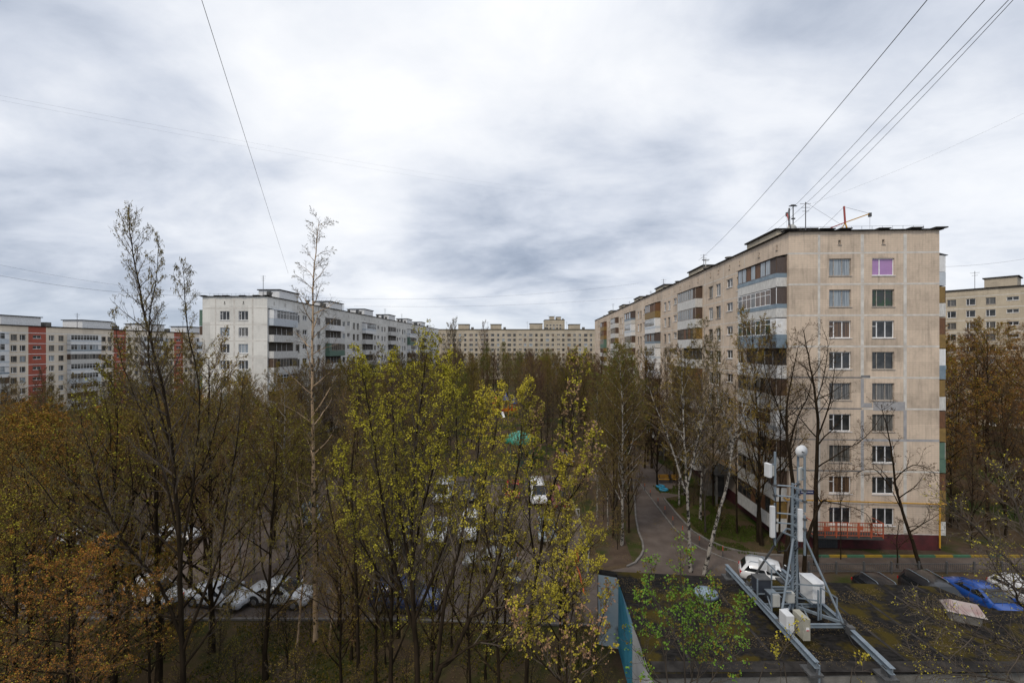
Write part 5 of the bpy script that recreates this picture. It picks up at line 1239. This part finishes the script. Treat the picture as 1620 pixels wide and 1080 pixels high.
hero('maple3', 33, 'maple_tree', 'slender maple with tan seed keys and yellow blossom, right of the leaning maple', 'maple tree', b0, [
 ([b0]+Lp(Y,(836,1000),(846,930),(858,850),(872,780),(890,730),(902,670),(912,600),(914,585)), .10, .01, 26, .35, 4.6, 1),
 ([W3(850,900,Y)]+Lp((Y,Y+1),(838,830),(838,760),(846,700),(850,660)), .05, .008, 16, .2, 4, 1),
 ([W3(866,810,Y)]+Lp((Y,Y-1),(900,790),(930,740),(940,690)), .045, .008, 14, .2, 3.6, 1)], coarse=1.05, dens=1.4)
Y = 21; b0 = base_at(566, Y)
hero('maple2', 34, 'maple_tree', 'olive maple left behind the large yellow maple', 'maple tree', b0, [
 ([b0]+Lp(Y,(566,1000),(562,880),(556,780),(560,700),(566,640),(572,610)), .10, .01, 26, .25, 5.6, 1),
 ([W3(564,960,Y)]+Lp((Y,Y+1),(590,880),(610,800),(618,740)), .05, .01, 18, .15, 4.4, 1), ([W3(564,930,Y)]+Lp((Y,Y-1),(536,860),(520,790),(514,740)), .05, .01, 18, .15, 4.4, 1)], coarse=1.2)
Y = 20; b0 = base_at(745, Y)
hero('maple2', 35, 'maple_tree', 'low olive maple filling the gap between the two large yellow maples', 'maple tree', b0, [
 ([b0]+Lp(Y,(742,1040),(740,960),(748,900),(756,840),(760,790)), .07, .01, 24, .2, 4.6, 1), ([W3(742,1010,Y)]+Lp((Y,Y+1),(776,950),(800,900),(820,860)), .05, .01, 18, .15, 4, 1), ([W3(742,1010,Y)]+Lp((Y,Y-1),(716,960),(700,900),(690,850)), .05, .01, 18, .15, 4, 1)], coarse=1.2)
Y = 16; b0 = base_at(900, Y)
hero('maple3', 36, 'maple_tree', 'low spreading maple shrub with tan keys left of the garage wall', 'maple tree', b0, [
 ([b0]+Lp(Y,(900,1120),(896,1060),(902,1000),(906,950),(900,910)), .05, .008, 20, .2, 3.6, 1), ([W3(899,1090,Y)]+Lp((Y,Y+1),(930,1040),(950,985),(962,940)), .04, .008, 16, .15, 3.2, 1), ([W3(899,1090,Y)]+Lp((Y,Y-.5),(860,1050),(830,1010),(815,970)), .04, .008, 16, .15, 3.2, 1)], coarse=1.05)
for i, (px, top, sp, Yb, lb) in enumerate(((420,700,'maple2',23,'olive maple between the catkin aspen and the tan birch'),(250,575,'olive',22,'olive tree just behind the catkin aspen trunk'),(335,570,'olive',25,'olive tree right behind the catkin aspen trunk'),(180,630,'maple2',21,'olive maple left behind the catkin aspen trunk'),(120,700,'orange',22,'orange-brown tree behind the left limb of the catkin aspen'),(40,690,'orange',22,'orange tree at the left edge below the cream block'),(200,720,'maple2',25,'yellow-olive maple behind the catkin aspen trunk'),(30,820,'maple2',17,'bright yellow-green shrub low at the left edge'),(110,900,'orange',16.5,'orange shrub low at left'),(540,830,'olive',22,'slim olive tree between the birch and the large yellow maple'),(240,880,'orange',21,'low orange-brown tree at the foot of the catkin aspen'),(610,900,'olive',24,'low olive tree by the dark blue off-roader'),(618,745,'maple2',20,'olive maple filling under the large yellow maple crown'),(790,800,'maple2',20,'olive maple below the bend of the leaning maple'),(300,600,'olive',30,'tall olive tree behind the catkin aspen'),(380,630,'birch',33,'drooping birch behind the catkin aspen on the right'),(455,600,'birch',36,'birch with pale trunk behind the tan birch on the left'))):
    p = base_at(px, Yb); plant(sp, p.x, p.y, EYE-(top-HOR)/F*Yb, '', None, lb, 1.05)
# fresh green saplings before the garage
SP['green'] = dict(n=(12,7,5,0), ang=(30,34,40,0), rat=(.30,.36,.5), trop=(.1,.3,.35,.3), jit=(.05,.10,.14,.16), bark='bark_grey', twig='twig_grey', leafs=(('l_green',.065,6,.08,1.0,.62),('l_olive',.06,5,.05,1.2,.3)), start=.25, r=.04, tip=True)
Y = 14.5; b0 = base_at(1090, Y)
gs = []
for i, pp in enumerate((((1085,1100),(1080,1000),(1078,940),(1077,872)), ((1060,1110),(1048,1020),(1042,960),(1030,900)), ((1100,1110),(1112,1040),(1120,980),(1128,935)), ((1110,1120),(1135,1060),(1160,1010),(1172,955)), ((1070,1120),(1030,1070),(1012,1010),(1015,940)), ((1090,1120),(1096,1060),(1100,1000),(1104,950)))):
    gs.append(([b0 + Vector((.1*(i-2.5), 0, 0))] + Lp(Y+.15*(i-2.5), *pp), .035, .008, 16, .35, 3.6, 1))
hero('green', 51, 'maple_sapling', 'many stemmed young maple with fresh bright green leaves in front of the garage roof', 'sapling', b0, gs)
# maple shoots along bottom edge
SP['shoot'] = dict(SP['green'], leafs=(('l_yellow',.06,3,.04,1.2,.5),), n=(6,3,2,0))
for i, (px, pp, lb) in enumerate(((1255,((1245,1080),(1235,1060),(1228,1030)),'yellow budding shoot at the bottom edge left of the near frame end'),(1330,((1345,1085),(1352,1060),(1365,1040)),'yellow budding shoot at the bottom edge between the frame beams'),(1180,((1200,1080),(1225,1050),(1250,1010),(1262,985)),'grey leaning shoot with catkins crossing the near roof edge'))):
    Y = 13.5; b0 = base_at(px, Y); hero('shoot', 60+i, 'maple_sapling', lb, 'sapling', b0, [([b0]+Lp(Y, *pp), .02, .006, 9, .6, 1.5, 1)])
# budding shrub tree at the lower right
SP['rightbud'] = dict(n=(12,9,7,0), ang=(44,42,44,0), rat=(.40,.42,.42), trop=(.02,.03,.03,.0), jit=(.05,.12,.16,.18), bark='bark_grey', twig='twig_grey', leafs=(('l_yellow',.036,2,.02,1.0,.13),), start=.25, r=.1)
Y = 13.5; b0 = base_at(1720, Y)
hero('rightbud', 71, 'budding_tree', 'grey twigged tree with tiny yellow-green buds reaching in from the right edge', 'budding tree', b0, [
 ([b0]+Lp((Y,Y),(1715,1150),(1690,1050),(1650,960),(1600,890),(1540,830),(1490,790)), .10, .01, 24, .3, 4.2, 1),
 ([W3(1700,1090,Y)]+Lp((Y,Y-1),(1640,1040),(1560,1010),(1500,990),(1450,960)), .05, .008, 20, .2, 3.8, 1),
 ([W3(1690,1050,Y)]+Lp((Y,Y+1),(1650,920),(1620,840),(1600,780),(1585,740)), .06, .008, 20, .2, 3.8, 1),
 ([W3(1710,1130,Y)]+Lp((Y,Y-.5),(1640,1090),(1560,1070),(1480,1060),(1440,1030)), .04, .008, 18, .2, 3.4, 1),
 ([W3(1660,980,Y)]+Lp((Y,Y-1),(1620,960),(1600,925),(1575,900),(1560,870)), .04, .008, 18, .2, 3.4, 1)], dens=1.7)
# two birches beyond the garage
def two(px, py, Yb): return W3(px, py, Yb)
SP['wbirch'] = dict(SP['tanbirch'], bark='bark_white', n=(20,7,5,0), trop=(.02,.08,-.1,-.25), leafs=(('l_olive',.06,2,.05,1,.6),), rat=(.3,.5,.5))
Y = 33.5
b0 = base_at(1093, 34); hero('wbirch', 81, 'birch_tree', 'upright white birch standing at the road edge beyond the garage', 'birch tree', b0, [([b0]+Lp(34,(1091,860),(1088,800),(1085,740),(1082,680),(1080,620),(1078,560)), .16, .015, 16, .45, 11, 0), (Lp((34,35),(1085,780),(1060,700),(1040,650),(1025,610)), .09, .012, 16, .2, 5.5, 1), (Lp((34,33),(1086,775),(1105,690),(1122,630),(1135,580)), .08, .012, 16, .2, 5.5, 1)], coarse=1.3)
b0 = base_at(1114, 33.6); hero('wbirch', 82, 'birch_tree', 'leaning white birch curving right beside the upright birch', 'birch tree', b0, [([b0]+Lp(33.6,(1122,870),(1135,820),(1150,765),(1158,710),(1166,680),(1180,640),(1192,590),(1200,550)), .16, .015, 20, .4, 9, 0), (Lp(33.6,(1158,712),(1150,670),(1135,620),(1128,590)), .07, .012, 14, .2, 5, 1)], coarse=1.3)
# dark bare trees before the beige end wall
Y = 35
b0 = base_at(1291, Y); hero('bare', 91, 'bare_tree', 'dark bare tree before the left windows of the beige end wall', 'bare tree', b0, [
 ([b0]+Lp(Y,(1290,820),(1292,740),(1294,680),(1290,630),(1284,590),(1276,550),(1270,520)), .20, .02, 16, .35, 7, 1),
 (Lp((Y,Y-1),(1294,690),(1312,640),(1318,600),(1322,560)), .07, .012, 12, .2, 5, 1), (Lp((Y,Y+.5),(1292,740),(1330,715),(1370,690),(1400,650)), .06, .012, 12, .2, 5, 1), (Lp(Y,(1291,640),(1304,590),(1310,545),(1300,515)), .05, .01, 10, .2, 4, 1)], coarse=1.2)
b0 = base_at(1243, 34.6); hero('bare', 92, 'bare_tree', 'dark bare tree with forked trunk behind the antenna mast', 'bare tree', b0, [
 ([b0]+Lp(34.6,(1250,820),(1254,760),(1246,700),(1244,650),(1252,600),(1262,550)), .22, .02, 16, .35, 7, 1), (Lp(34.6,(1248,710),(1262,660),(1280,620),(1286,580)), .08, .012, 12, .2, 5, 1), (Lp((34.6,33),(1246,690),(1230,640),(1215,600),(1205,560)), .07, .012, 12, .2, 5, 1)], coarse=1.2)
b0 = base_at(1272, 34); hero('bare', 93, 'bare_tree', 'pollarded dark tree with knotted head before the red railing', 'bare tree', b0, [
 ([b0]+Lp(34,(1276,860),(1284,830),(1296,800),(1306,790)), .16, .06, 8, .6, 3.5, 1), (Lp(34,(1306,792),(1340,800),(1370,812),(1380,830)), .05, .012, 10, .1, 3.5, 1), (Lp(34,(1300,796),(1290,770),(1310,750),(1350,745)), .05, .012, 10, .1, 3.5, 1)], coarse=1.2)
b0 = base_at(1456, 34.5); hero('bare', 94, 'bare_tree', 'thin dark tree leaning left across the right windows of the beige end wall', 'bare tree', b0, [
 ([b0]+Lp(34.5,(1445,860),(1428,810),(1416,765),(1411,720),(1404,680),(1394,640)), .15, .018, 14, .25, 6, 1), (Lp(34.5,(1410,770),(1388,745),(1370,742),(1350,750)), .05, .012, 10, .2, 4, 1), (Lp(34.5,(1412,765),(1432,742),(1450,735),(1475,745),(1480,760)), .05, .012, 12, .2, 4, 1), (Lp(34.5,(1440,840),(1465,825),(1490,810)), .05, .01, 8, .2, 4, 1)], coarse=1.2)
b0 = base_at(1420, 34.6); hero('bare', 95, 'bare_tree', 'short slim dark tree by the iron fence before the black cars', 'bare tree', b0, [([b0]+Lp(34.6,(1420,880),(1419,850),(1424,820)), .07, .012, 10, .4, 3.5, 1)], coarse=1.2)
b0 = base_at(1236, 35); 
for (px, Yb, top, wide, lb) in ((1232,36.9,560,.55,'slim dark tree standing between the nearest balconies and the mast'),(1330,36.0,700,.35,'short bare sapling leaning by the red railing'),(1166,41,600,.6,'bare tree near the wall left of the nearest balconies')):
    p = base_at(px, Yb); plant('bare', p.x, p.y, EYE-(top-HOR)/F*Yb, '', None, lb, wide)
# orange tape hanging
r = empty('barrier_tape', W3(912,880,21), 0, 'orange tape hanging in a streamer from a branch left of the garage wall', 'tape')
a = MB().mat(mat('orange_tape', (.75,.16,.03), (.6,.12,.03), .5, 6)); R = random.Random(3); pr = Vector((0,0,.35))
for i in range(14):
    w = .11 if i < 4 else .035; q = pr + Vector((R.uniform(-.05,.09), R.uniform(-.05,.05), -.15)); a.poly([pr+Vector((-w,0,0)), pr+Vector((w,.03,0)), q+Vector((w,-.02,0)), q+Vector((-w,.02,0))]); pr = q
a.build('ribbon', r)
# ground cover: last year's leaves and grass tufts
gb = MB().mat(M['tan_leaf']); R = random.Random(8)
def tuft(b, x, y, s, z=.01):
    for _ in range(3):
        an = R.uniform(0,6.28); dx, dy = math.cos(an)*s*.35, math.sin(an)*s*.35; b.poly([(x-dx,y-dy,z),(x+dx,y+dy,z),(x+dx*.3+R.uniform(-.05,.05),y+dy*.3,z+s*R.uniform(.6,1.2))])
gr = MB().mat(M['grass']); gr2 = MB().mat(M['l_olive'])
for i in range(9000):
    x, y = R.uniform(17.5, 23.4), R.uniform(36.8, 55)
    if y < 37.5 and x < 19: continue
    if x < 16.2+ (5.8 if y < 38 else 0)*(38-y)/2: continue
    if noise.noise(Vector((x*.4,y*.4,1))) > -.1: tuft(gr, x, y, R.uniform(.08,.2))
for i in range(14000):
    x, y = R.uniform(-26, 4.6), R.uniform(19, 27.6)
    if noise.noise(Vector((x*.25,y*.4,5))) > -.15: tuft(gr2 if R.random() < .6 else gr, x, y, R.uniform(.06,.14))
lv = MB().mat(M['tan_leaf'])
for i in range(12000):
    if i % 2: x, y = R.uniform(-26, 5), R.uniform(20, 30)
    else: x, y = R.uniform(7, 33), R.uniform(26.8, 46)
    if y < 26.6 and x > 4.6: continue
    if x > 23 and y > 37.5: continue
    if noise.noise(Vector((x*.6,y*.6,9))) < (-.05 if i % 2 else .12): continue
    s_ = R.uniform(.03,.07); an = R.uniform(0,6.28); dx, dy = math.cos(an)*s_, math.sin(an)*s_
    lv.poly([(x-dx,y-dy,.03),(x+dy*.6,y-dx*.6,.045),(x+dx,y+dy,.04),(x-dy*.6,y+dx*.6,.035)])
tag(lv.build('fallen_leaves'), 'tan fallen leaves scattered over the lawns, verges and yard edges', 'leaves', kind='stuff')
tag(gr.build('grass'), 'fresh green grass tufts on the lawn by the block and in the foreground', 'grass', kind='stuff'); tag(gr2.build('grass'), 'dull olive grass tufts on the foreground lawn', 'grass', kind='stuff')
